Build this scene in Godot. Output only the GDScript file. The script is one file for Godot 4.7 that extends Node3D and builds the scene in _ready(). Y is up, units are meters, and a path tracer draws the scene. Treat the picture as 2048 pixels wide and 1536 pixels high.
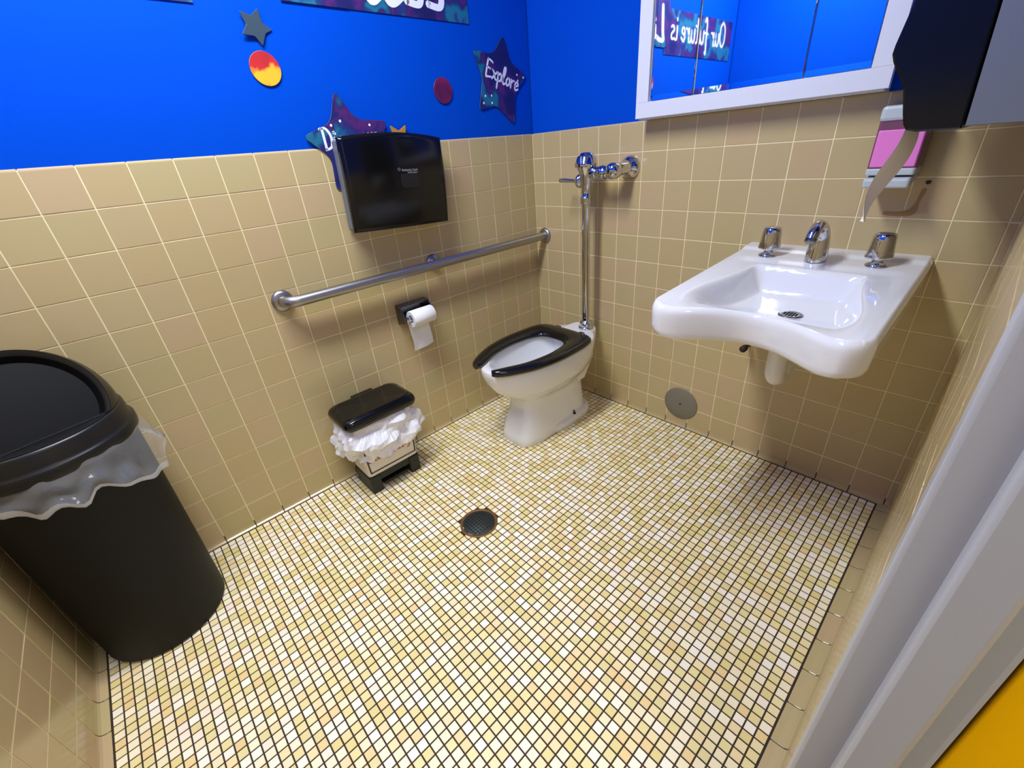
extends Node3D
# A small tiled washroom seen from its doorway. Corner of the two far walls = origin, y up, metres.
# wall_left: plane x = 0, wall_back: plane z = 0, wall_right: plane x = W, wall_front: plane z = D.

const W := 1.733
const D := 2.228
const T := 0.1095            # wall tile pitch
const H := 12.0 * T          # height of the tiled wainscot
const CEIL := 2.60
const EYE := Vector3(1.7065, 1.2576, 1.7364)

var M := {}
var rng := RandomNumberGenerator.new()

# ------------------------------------------------------------------ mesh helpers
class MB:
	var st := SurfaceTool.new()
	var group := -1
	func _init() -> void:
		st.begin(Mesh.PRIMITIVE_TRIANGLES)
		st.set_smooth_group(-1)
	func smooth(g: int = 0) -> MB:
		st.set_smooth_group(g)
		group = g
		return self
	func flat() -> MB:
		group = -1
		st.set_smooth_group(-1)
		return self
	func tri(a: Vector3, b: Vector3, c: Vector3) -> void:
		st.add_vertex(a); st.add_vertex(b); st.add_vertex(c)
	func quad(a: Vector3, b: Vector3, c: Vector3, d: Vector3) -> void:
		tri(a, b, c); tri(a, c, d)
	func fan(ring: PackedVector3Array, rev := false) -> void:
		var c := Vector3.ZERO
		for p in ring: c += p
		c /= ring.size()
		for i in ring.size():
			var a := ring[i]
			var b := ring[(i + 1) % ring.size()]
			if rev: tri(c, b, a)
			else: tri(c, a, b)
	func loft(rings: Array, cap0 := true, cap1 := true, closed := true) -> void:
		for i in rings.size() - 1:
			var r0: PackedVector3Array = rings[i]
			var r1: PackedVector3Array = rings[i + 1]
			var n := r0.size()
			for j in (n if closed else n - 1):
				var k := (j + 1) % n
				quad(r0[j], r0[k], r1[k], r1[j])
		st.set_smooth_group(-1)
		if cap0: fan(rings[0], true)
		if cap1: fan(rings[rings.size() - 1])
		st.set_smooth_group(group)
	func box(lo: Vector3, hi: Vector3) -> void:
		var p := func(i: int) -> Vector3: return Vector3(hi.x if i & 1 else lo.x, hi.y if i & 2 else lo.y, hi.z if i & 4 else lo.z)
		for f in [[0, 1, 3, 2], [5, 4, 6, 7], [4, 0, 2, 6], [1, 5, 7, 3], [2, 3, 7, 6], [4, 5, 1, 0]]:
			quad(p.call(f[0]), p.call(f[1]), p.call(f[2]), p.call(f[3]))
	# rounded box along local y of xf; vertical edges radius r, top and bottom edges rounded by b
	func rbox(xf: Transform3D, size: Vector3, r: float, b: float, taper := Vector2.ONE) -> void:
		var rings := []
		var steps := [[0.0, 1.0], [0.3, 0.3], [1.0, 0.0]]
		for s in steps:
			rings.append([s[0] * b, s[1] * b, 0.0])
		for k in 3:
			var s2: Array = steps[2 - k]
			rings.append([size.y - s2[0] * b, s2[1] * b, 1.0])
		var out := []
		for q in rings:
			var k: Vector2 = Vector2.ONE.lerp(taper, q[0] / size.y)
			var ring := PackedVector3Array()
			for p in MB.rrect(size.x / 2 * k.x - q[1], size.z / 2 * k.y - q[1], maxf(r - q[1], 0.0005), 4):
				ring.append(xf * Vector3(p.x, q[0], p.y))
			out.append(ring)
		loft(out)
	static func rrect(hx: float, hy: float, r: float, n: int) -> PackedVector2Array:
		var out := PackedVector2Array()
		r = minf(r, minf(hx, hy) * 0.999)
		for c in 4:
			var cx := (hx - r) * (1 if c == 0 or c == 3 else -1)
			var cy := (hy - r) * (1 if c < 2 else -1)
			for i in n + 1:
				var a := PI / 2 * (c + float(i) / n)
				out.append(Vector2(cx + r * cos(a), cy + r * sin(a)))
		return out
	static func ring(xf: Transform3D, r: float, y: float, n: int) -> PackedVector3Array:
		var out := PackedVector3Array()
		for i in n:
			var a := TAU * i / n
			out.append(xf * Vector3(r * cos(a), y, r * sin(a)))
		return out
	func lathe(xf: Transform3D, prof: Array, n := 32, caps := true) -> void:
		var rings := []
		for p in prof: rings.append(MB.ring(xf, maxf(p[0], 0.0002), p[1], n))
		loft(rings, caps, caps)
	func tube(pts: PackedVector3Array, rad, n := 14, caps := true) -> void:
		var rings := []
		var up := Vector3.UP
		if absf((pts[1] - pts[0]).normalized().dot(up)) > 0.9: up = Vector3.RIGHT
		var side := Vector3.ZERO
		for i in pts.size():
			var t := (pts[mini(i + 1, pts.size() - 1)] - pts[maxi(i - 1, 0)]).normalized()
			if i == 0: side = up.cross(t).normalized()
			else: side = (side - t * side.dot(t)).normalized()
			var nn := t.cross(side)
			var r: float = rad if rad is float else rad[i]
			var ring := PackedVector3Array()
			for j in n:
				var a := TAU * j / n
				ring.append(pts[i] + (side * cos(a) + nn * sin(a)) * r)
			rings.append(ring)
		loft(rings, caps, caps)
	# polygon in local xy, extruded along local z from 0 to t, with a bevelled front edge
	func plate(xf: Transform3D, poly: PackedVector2Array, t: float, bevel := 0.0) -> void:
		if Geometry2D.is_polygon_clockwise(poly): poly.reverse()
		var fr := poly
		var n := poly.size()
		if bevel > 0.0:
			fr = PackedVector2Array()
			for i in n:
				var d0 := (poly[i] - poly[(i + n - 1) % n]).normalized()
				var d1 := (poly[(i + 1) % n] - poly[i]).normalized()
				var m := (Vector2(-d0.y, d0.x) + Vector2(-d1.y, d1.x)).normalized()
				fr.append(poly[i] + m * bevel)
		for i in n:
			var k := (i + 1) % n
			var za := t - bevel
			quad(xf * Vector3(poly[i].x, poly[i].y, 0), xf * Vector3(poly[k].x, poly[k].y, 0), xf * Vector3(poly[k].x, poly[k].y, za), xf * Vector3(poly[i].x, poly[i].y, za))
			if bevel > 0.0:
				quad(xf * Vector3(poly[i].x, poly[i].y, za), xf * Vector3(poly[k].x, poly[k].y, za), xf * Vector3(fr[k].x, fr[k].y, t), xf * Vector3(fr[i].x, fr[i].y, t))
		var ix := Geometry2D.triangulate_polygon(fr)
		for i in range(0, ix.size(), 3):
			var a := fr[ix[i]]
			var b := fr[ix[i + 1]]
			var c := fr[ix[i + 2]]
			tri(xf * Vector3(a.x, a.y, t), xf * Vector3(b.x, b.y, t), xf * Vector3(c.x, c.y, t))
			tri(xf * Vector3(a.x, a.y, 0), xf * Vector3(c.x, c.y, 0), xf * Vector3(b.x, b.y, 0))
	# a brush stroke in the local xy plane at height z
	func stroke(xf: Transform3D, pts: PackedVector2Array, w: float, z := 0.0) -> void:
		var n := pts.size()
		var l := PackedVector2Array()
		var r := PackedVector2Array()
		for i in n:
			var d := (pts[mini(i + 1, n - 1)] - pts[maxi(i - 1, 0)]).normalized()
			var m := Vector2(-d.y, d.x)
			var ww := w * (0.8 + 0.2 * absf(d.y)) / 2
			l.append(pts[i] + m * ww); r.append(pts[i] - m * ww)
		for i in n - 1:
			quad(xf * Vector3(l[i].x, l[i].y, z), xf * Vector3(r[i].x, r[i].y, z), xf * Vector3(r[i + 1].x, r[i + 1].y, z), xf * Vector3(l[i + 1].x, l[i + 1].y, z))
		for e in [0, n - 1]:
			var c := pts[e]
			for i in 8:
				var a := TAU * i / 8
				var b := TAU * (i + 1) / 8
				tri(xf * Vector3(c.x, c.y, z), xf * Vector3(c.x + cos(a) * w * 0.45, c.y + sin(a) * w * 0.45, z), xf * Vector3(c.x + cos(b) * w * 0.45, c.y + sin(b) * w * 0.45, z))
	func done() -> ArrayMesh:
		st.generate_normals()
		return st.commit()

static func curve(pts: Array, closed := false, per := 8) -> PackedVector2Array:
	var out := PackedVector2Array()
	var n := pts.size()
	for i in (n if closed else n - 1):
		var g := func(k: int) -> Vector2: return pts[posmod(k, n)] if closed else pts[clampi(k, 0, n - 1)]
		for s in per:
			out.append((g.call(i) as Vector2).cubic_interpolate(g.call(i + 1), g.call(i - 1), g.call(i + 2), float(s) / per))
	if not closed: out.append(pts[n - 1])
	return out

static func curve3(pts: Array, per := 8) -> PackedVector3Array:
	var out := PackedVector3Array()
	var n := pts.size()
	for i in n - 1:
		for s in per:
			out.append((pts[i] as Vector3).cubic_interpolate(pts[i + 1], pts[maxi(i - 1, 0)], pts[mini(i + 2, n - 1)], float(s) / per))
	out.append(pts[n - 1])
	return out

static func V2(a: Array) -> Array:
	var o := []
	for i in range(0, a.size(), 2): o.append(Vector2(a[i], a[i + 1]))
	return o

# ------------------------------------------------------------------ scene helpers
func put(called: String, mesh: Mesh, m: Material, parent: Node = self) -> MeshInstance3D:
	var o := MeshInstance3D.new()
	o.name = called
	o.mesh = mesh
	o.material_override = m
	parent.add_child(o, true)
	return o

func thing(called: String, label: String, category: String, at := Vector3.ZERO, turn := 0.0, group := "") -> Node3D:
	var o := Node3D.new()
	o.name = called
	add_child(o, true)
	o.position = at
	o.rotation.y = turn
	o.set_meta("label", label)
	o.set_meta("category", category)
	if group: o.set_meta("group", group)
	return o

func struct(called: String, label: String, category: String, at := Vector3.ZERO, turn := 0.0) -> Node3D:
	var o := thing(called, label, category, at, turn)
	o.set_meta("kind", "structure")
	return o

func mat(c: Color, rough := 0.5, metal := 0.0, spec := 0.5) -> StandardMaterial3D:
	var m := StandardMaterial3D.new()
	m.albedo_color = c
	m.roughness = rough
	m.metallic = metal
	m.metallic_specular = spec
	return m

func c8(r: int, g: int, b: int) -> Color:
	return Color8(r, g, b)

func noise_image(size: int, freq: float, noise_seed: int, stops: Array, warp := 0.0) -> ImageTexture:
	var n := FastNoiseLite.new()
	n.seed = noise_seed
	n.frequency = freq
	n.fractal_octaves = 4
	if warp > 0.0:
		n.domain_warp_enabled = true
		n.domain_warp_amplitude = warp
		n.domain_warp_frequency = freq
	var g := Gradient.new()
	var offs := PackedFloat32Array()
	var cols := PackedColorArray()
	for s in stops:
		offs.append(s[0]); cols.append(s[1])
	g.offsets = offs
	g.colors = cols
	var src := n.get_seamless_image(size, size)
	var im := Image.create(size, size, false, Image.FORMAT_RGB8)
	for y in size:
		for x in size: im.set_pixel(x, y, g.sample(src.get_pixel(x, y).r))
	return ImageTexture.create_from_image(im)

func make_materials() -> void:
	M.blue = mat(Color(0.0, 0.285, 0.76), 0.65, 0.0, 0.15)
	M.ceiling = mat(c8(215, 212, 205), 0.8)
	M.grout = mat(c8(238, 224, 176), 0.8)
	M.floor_grout = mat(c8(54, 40, 28), 0.85)
	M.tile = []
	for c in [c8(190, 171, 125), c8(189, 170, 123), c8(191, 170, 125), c8(193, 169, 127), c8(188, 171, 122), c8(190, 169, 122)]:
		M.tile.append(mat(c, 0.2, 0.0, 0.5))
	M.porcelain = mat(c8(230, 230, 228), 0.08, 0.0, 0.5)
	M.porcelain.clearcoat_enabled = true
	M.porcelain.clearcoat = 0.5
	M.porcelain.clearcoat_roughness = 0.03
	M.chrome = mat(Color(0.80, 0.80, 0.81), 0.07, 1.0)
	M.steel = mat(Color(0.66, 0.65, 0.64), 0.36, 1.0)
	M.dark_chrome = mat(Color(0.45, 0.45, 0.46), 0.2, 1.0)
	M.galvanised = mat(c8(132, 128, 112), 0.6, 0.35)
	M.iron = mat(c8(62, 68, 64), 0.6, 0.6)
	M.rust = mat(c8(122, 84, 44), 0.55, 0.4)
	M.hole = mat(c8(14, 14, 13), 0.9)
	M.black_gloss = mat(c8(12, 12, 12), 0.14, 0.0, 0.45)
	M.black_seat = mat(c8(15, 15, 15), 0.14, 0.0, 0.5)
	M.black_plastic = mat(c8(24, 24, 24), 0.34, 0.0, 0.45)
	M.black_flap = mat(c8(13, 13, 15), 0.5, 0.0, 0.2)
	M.black_matte = mat(c8(22, 22, 20), 0.62, 0.0, 0.35)
	M.grey_plastic = mat(c8(106, 112, 120), 0.45)
	M.smoke = mat(c8(15, 17, 17), 0.2, 0.0, 0.4)
	M.white_paint = mat(c8(222, 224, 230), 0.4)
	M.frame_grey = mat(c8(176, 176, 174), 0.3)
	M.yellow = mat(c8(255, 192, 0), 0.6, 0.0, 0.15)
	M.mirror = mat(Color(0.93, 0.94, 0.95), 0.02, 1.0)
	M.paper = mat(c8(240, 240, 240), 0.9)
	M.paper.backlight_enabled = true
	M.paper.backlight = Color(0.25, 0.25, 0.25)
	M.towel = mat(c8(238, 229, 212), 0.9)
	M.towel.backlight_enabled = true
	M.towel.backlight = Color(0.3, 0.29, 0.26)
	M.grey_pale = mat(c8(190, 198, 198), 0.4)
	M.pink = mat(c8(236, 130, 205), 0.2)
	M.pink_dark = mat(c8(120, 72, 98), 0.25)
	M.stain = mat(c8(160, 122, 62), 0.4)
	M.letter = mat(c8(232, 236, 246), 0.6)
	M.silver = mat(c8(84, 104, 112), 0.22, 0.45)  # slate albedo: the dark room it mirrors is put into the colour
	M.gold = mat(c8(214, 150, 40), 0.35, 0.3)
	M.body_white = mat(c8(222, 216, 200), 0.5)
	M.red = mat(c8(190, 40, 34), 0.6)
	M.brown_line = mat(c8(52, 34, 28), 0.6)
	M.base_black = mat(c8(30, 33, 30), 0.55)
	M.logo = mat(c8(150, 156, 160), 0.5)
	M.bag_white = mat(Color(0.95, 0.95, 0.97, 0.86), 0.25)
	M.bag_white.transparency = BaseMaterial3D.TRANSPARENCY_ALPHA
	M.bag_clear = mat(Color(0.88, 0.89, 0.9, 0.15), 0.12)
	M.bag_clear.transparency = BaseMaterial3D.TRANSPARENCY_ALPHA
	M.hem = mat(Color(0.92, 0.93, 0.95, 0.55), 0.25)
	M.hem.transparency = BaseMaterial3D.TRANSPARENCY_ALPHA
	M.hall = mat(c8(225, 220, 205), 0.7)
	M.hall_floor = mat(c8(150, 140, 125), 0.5)
	M.galaxy = mat(Color.WHITE, 0.45)
	M.galaxy.albedo_texture = noise_image(256, 0.012, 11, [[0.0, c8(22, 26, 84)], [0.30, c8(30, 30, 96)], [0.40, c8(84, 34, 104)], [0.46, c8(44, 32, 100)], [0.52, c8(26, 60, 116)], [0.60, c8(28, 112, 136)], [0.70, c8(30, 104, 140)], [0.78, c8(40, 40, 112)], [1.0, c8(24, 28, 84)]], 30.0)
	M.galaxy.uv1_triplanar = true
	M.galaxy.uv1_world_triplanar = true
	M.galaxy.uv1_scale = Vector3(1.15, 1.15, 1.15)
	M.galaxy.uv1_offset = Vector3(0.37, 0.11, 0.22)
	M.orb_fire = mat(Color.WHITE, 0.4)
	M.orb_fire.albedo_texture = noise_image(256, 0.009, 4, [[0.0, c8(170, 40, 40)], [0.40, c8(196, 44, 44)], [0.45, c8(226, 120, 44)], [0.55, c8(232, 140, 40)], [0.6, c8(240, 180, 40)], [1.0, c8(240, 186, 44)]], 40.0)
	M.orb_fire.uv1_triplanar = true
	M.orb_fire.uv1_world_triplanar = true
	M.orb_fire.uv1_scale = Vector3(2.6, 2.6, 2.6)
	M.orb_plum = mat(Color.WHITE, 0.4)
	M.orb_plum.albedo_texture = noise_image(128, 0.02, 9, [[0.0, c8(74, 18, 66)], [0.5, c8(108, 24, 74)], [1.0, c8(134, 34, 84)]], 20.0)
	M.orb_plum.uv1_triplanar = true
	M.orb_plum.uv1_world_triplanar = true
	M.orb_plum.uv1_scale = Vector3(4, 4, 4)
	M.floor_tile = []
	M.floor_color = []
	for c in [c8(252, 239, 202), c8(254, 244, 220), c8(247, 233, 190), c8(237, 221, 156), c8(232, 214, 144), c8(243, 225, 170), c8(240, 211, 150), c8(245, 220, 166), c8(252, 235, 210), c8(231, 216, 154)]:
		M.floor_color.append(c)
		M.floor_tile.append(mat(c, 0.38, 0.0, 0.4))
	M.floor_mosaic = mat(Color.WHITE, 0.38, 0.0, 0.4)
	M.floor_mosaic.vertex_color_use_as_albedo = true

func pick_floor() -> int:
	var r := rng.randf()
	if r < 0.20: return 0
	if r < 0.32: return 1
	if r < 0.46: return 2
	if r < 0.60: return 3
	if r < 0.69: return 4
	if r < 0.79: return 5
	if r < 0.85: return 6
	if r < 0.91: return 7
	if r < 0.95: return 8
	return 9

# ------------------------------------------------------------------ camera, light
func setup_view() -> void:
	var cam := Camera3D.new()
	cam.name = "camera"
	add_child(cam)
	var right := Vector3(0.68058208, -0.08064082, -0.72822049)
	var up := Vector3(-0.30215587, 0.87457475, -0.37923718)
	var fwd := Vector3(-0.66746525, -0.47813813, -0.57085381)
	cam.transform = Transform3D(Basis(right, up, -fwd), EYE)
	cam.fov = 83.44
	cam.near = 0.02
	cam.current = true
	var we := WorldEnvironment.new()
	we.name = "environment"
	var e := Environment.new()
	e.background_mode = Environment.BG_COLOR
	e.background_color = Color(0.02, 0.02, 0.02)
	e.tonemap_mode = Environment.TONE_MAPPER_LINEAR
	e.tonemap_exposure = 0.88
	e.sdfgi_enabled = true
	e.ssao_enabled = true
	e.ssil_enabled = true
	we.environment = e
	add_child(we)
	# fluorescent ceiling fixture: its light
	var a := AreaLight3D.new()
	a.name = "ceiling_fixture_glow"
	a.area_size = Vector2(0.24, 1.10)
	a.light_energy = 5.8
	a.light_color = Color(0.97, 0.985, 1.0)
	a.shadow_enabled = true
	a.position = Vector3(0.64, CEIL - 0.095, 1.56)
	a.rotation = Vector3(-PI / 2, 0, 0)
	add_child(a)
	# light of the hall outside the door
	var h := AreaLight3D.new()
	h.name = "hall_fixture_glow"
	h.area_size = Vector2(0.5, 1.1)
	h.light_energy = 2.2
	h.light_color = Color(1.0, 0.99, 0.97)
	h.shadow_enabled = true
	h.position = Vector3(2.5, CEIL - 0.035, 2.1)
	h.rotation = Vector3(-PI / 2, 0, 0)
	add_child(h)

# ------------------------------------------------------------------ the room
var tile_cache := {}
func tile_mesh(w: float, kind: String, cove: float) -> ArrayMesh:
	var key := "%.4f %s %.3f" % [w, kind, cove]
	if tile_cache.has(key): return tile_cache[key]
	var h := T - 0.0021
	var prof := []
	match kind:
		"field": prof = [[0.0, -0.003], [0.0013, 0.0], [h - 0.0013, 0.0], [h, -0.003]]
		"cap": prof = [[0.0, -0.003], [0.0013, 0.0], [h - 0.007, 0.0], [h - 0.0035, -0.001], [h - 0.001, -0.0035], [h, -0.008]]
		"cove":
			prof = [[0.0004, cove], [0.0016, cove * 0.62], [0.0048, cove * 0.26], [0.011, cove * 0.07], [0.020, 0.0], [h - 0.0013, 0.0], [h, -0.003]]
	var mb := MB.new()
	var col := func(i: int) -> Array:
		var out := []
		for p in prof:
			var edge := i == 0 or i == 3
			var z: float = p[1] - 0.003 if edge else p[1]
			out.append(Vector3([-w / 2, -w / 2 + 0.0013, w / 2 - 0.0013, w / 2][i], p[0], z))
		return out
	for i in 3:
		var a: Array = col.call(i)
		var b: Array = col.call(i + 1)
		for j in prof.size() - 1: mb.quad(a[j], a[j + 1], b[j + 1], b[j])
	tile_cache[key] = mb.done()
	return tile_cache[key]

# local frame of a wall: x along it, y up, z out of it into the room
func tiled_wall(called: String, label: String, at: Vector3, turn: float, joints: Array, cove: float, plaster: Array) -> Node3D:
	var w := struct(called, label, "wall", at, turn)
	var mb := MB.new()
	for b in plaster: mb.box(b[0], b[1])
	put("painted_plaster", mb.done(), M.blue, w)
	var x0: float = joints[0]
	var x1: float = joints[joints.size() - 1]
	mb = MB.new()
	mb.box(Vector3(x0 - 0.004, 0.0, -0.0062), Vector3(x1 + 0.004, H - 0.004, -0.0014))
	put("grout_bed", mb.done(), M.grout, w)
	for i in joints.size() - 1:
		var wd: float = joints[i + 1] - joints[i] - 0.0019
		if wd < 0.004: continue
		var xc: float = (joints[i] + joints[i + 1]) / 2
		for r in 12:
			var kind := "cap" if r == 0 else ("cove" if r == 11 else "field")
			var o := put("tile", tile_mesh(wd, kind, cove), M.tile[rng.randi() % M.tile.size()], w)
			o.position = Vector3(xc, H - (r + 1) * T + (0.001 if r < 11 else 0.0), rng.randf_range(-0.0003, 0.0003))
			if r < 11: o.rotation = Vector3(rng.randf_range(-0.003, 0.003), rng.randf_range(-0.003, 0.003), 0)
	# dirt settled in the joints just above the floor
	var dirt := MB.new()
	var dp := [[0.0002, cove * 0.97], [0.0012, cove * 0.60], [0.0040, cove * 0.24], [0.010, cove * 0.05 - 0.0004], [0.019, -0.0008], [0.027, -0.0010]]
	for k in dp.size() - 1:
		dirt.quad(Vector3(-0.0013, dp[k][0], dp[k][1]), Vector3(-0.0013, dp[k + 1][0], dp[k + 1][1]), Vector3(0.0013, dp[k + 1][0], dp[k + 1][1]), Vector3(0.0013, dp[k][0], dp[k][1]))
	var dm := dirt.done()
	for i in range(1, joints.size() - 1):
		var o := put("stained_joint", dm, M.floor_grout, w)
		o.position = Vector3(joints[i], 0, 0)
	return w

func build_room() -> void:
	var TH := 0.12
	# joints in each wall's local x
	var jl := [0.0]
	var k := int((D - 0.0686) / T)
	while k >= 0:
		jl.append(D - (0.0686 + k * T)); k -= 1
	jl.append(D)
	tiled_wall("wall_left", "blue painted wall over tan tiles, with the grab bar along it", Vector3(0, 0, D), PI / 2, jl, 0.013, [[Vector3(-TH, 0, -TH), Vector3(D + TH, CEIL, -0.006)]])
	var jb := [0.0]
	for i in 16: jb.append(0.0696 + i * T)
	jb[jb.size() - 1] = minf(jb[jb.size() - 1], W)
	if jb[jb.size() - 1] < W - 0.002: jb.append(W)
	tiled_wall("wall_back", "blue painted wall over tan tiles, behind the toilet and sink", Vector3.ZERO, 0.0, jb, 0.013, [[Vector3(0, 0, -TH), Vector3(W, CEIL, -0.006)]])
	var jr := [0.0]
	for i in 12:
		var x := 0.05 + i * T
		if x < 1.298: jr.append(x)
	jr.append(1.298)
	tiled_wall("wall_right", "tan tiled wall between the sink corner and the door frame", Vector3(W, 0, 0), -PI / 2, jr, 0.037, [
		[Vector3(-TH, 0, -0.084), Vector3(1.30, CEIL, -0.006)],
		[Vector3(1.30, 2.08, -0.084), Vector3(2.16, CEIL, -0.006)],
		[Vector3(2.16, 0, -0.084), Vector3(D + TH, CEIL, -0.006)]])
	var jf := [0.0]
	for i in 17:
		var x := W - (0.0685 + (15 - i) * T)
		if x > 0.003: jf.append(x)
	jf.append(W)
	tiled_wall("wall_front", "blue painted wall over tan tiles, behind the big black waste bin", Vector3(W, 0, D), PI, jf, 0.024, [[Vector3(0, 0, -TH), Vector3(W, CEIL, -0.006)]])
	# floor
	var fl := struct("floor", "cream and yellow mosaic tile floor with dark grout", "floor")
	var mb := MB.new()
	mb.box(Vector3(0, -0.1, 0), Vector3(W + 0.09, -0.0012, D))
	put("grout_bed", mb.done(), M.floor_grout, fl)
	var P := 0.0254
	var x0 := 0.0165
	var z0 := 0.0165
	var nx := 66
	var nz := 86
	var s := P * 0.5 - 0.0013
	var dr := Vector2(0.668, 1.081)
	var spots := []
	for i in nx:
		for j in nz:
			var c := Vector2(x0 + (i + 0.5) * P, z0 + (j + 0.5) * P)
			if c.distance_to(dr) < 0.068: continue
			var d := Vector3(c.x, 0, c.y) - EYE
			var f := d.dot(Vector3(-0.66746525, -0.47813813, -0.57085381))
			var px := d.dot(Vector3(0.68058208, -0.08064082, -0.72822049)) / maxf(f, 0.01) * 861.4
			var py := -d.dot(Vector3(-0.30215587, 0.87457475, -0.37923718)) / maxf(f, 0.01) * 861.4
			var seen := f > 0.1 and absf(px) < 1010 and py < 760
			spots.append([d.length() if seen else 9.0, c, pick_floor(), rng.randf_range(0.97, 1.03)])
	spots.sort_custom(func(a, b): return a[0] < b[0])
	mb = MB.new()
	var lo := [Vector3(-s, -0.003, -s), Vector3(s, -0.003, -s), Vector3(s, -0.003, s), Vector3(-s, -0.003, s)]
	var q := s - 0.0007
	var hi := [Vector3(-q, 0, -q), Vector3(q, 0, -q), Vector3(q, 0, q), Vector3(-q, 0, q)]
	for e in 4: mb.quad(lo[e], lo[(e + 1) % 4], hi[(e + 1) % 4], hi[e])
	mb.quad(hi[0], hi[1], hi[2], hi[3])
	var tm := mb.done()
	var src := tm.surface_get_arrays(0)
	var sv: PackedVector3Array = src[Mesh.ARRAY_VERTEX]
	var sn: PackedVector3Array = src[Mesh.ARRAY_NORMAL]
	var vs := PackedVector3Array()
	var ns := PackedVector3Array()
	var cs := PackedColorArray()
	for n in spots.size():
		var sp: Array = spots[n]
		var at := Vector3(sp[1].x, 0, sp[1].y)
		if n < 300:
			var o := put("tile", tm, M.floor_tile[sp[2]], fl)
			o.position = at
			continue
		var c: Color = M.floor_color[sp[2]].srgb_to_linear() * sp[3]
		c.a = 1.0
		for v in sv.size():
			vs.append(sv[v] + at); ns.append(sn[v]); cs.append(c)
	var arr := []
	arr.resize(Mesh.ARRAY_MAX)
	arr[Mesh.ARRAY_VERTEX] = vs
	arr[Mesh.ARRAY_NORMAL] = ns
	arr[Mesh.ARRAY_COLOR] = cs
	var am := ArrayMesh.new()
	am.add_surface_from_arrays(Mesh.PRIMITIVE_TRIANGLES, arr)
	var rest := put("mosaic_tiles", am, M.floor_mosaic, fl)
	rest.set_meta("kind", "stuff")
	# ceiling
	var ce := struct("ceiling", "plain white ceiling above the washroom", "ceiling")
	mb = MB.new()
	mb.box(Vector3(-TH, CEIL, -TH), Vector3(W + 0.09, CEIL + 0.1, D + TH))
	put("plaster", mb.done(), M.ceiling, ce)

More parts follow.
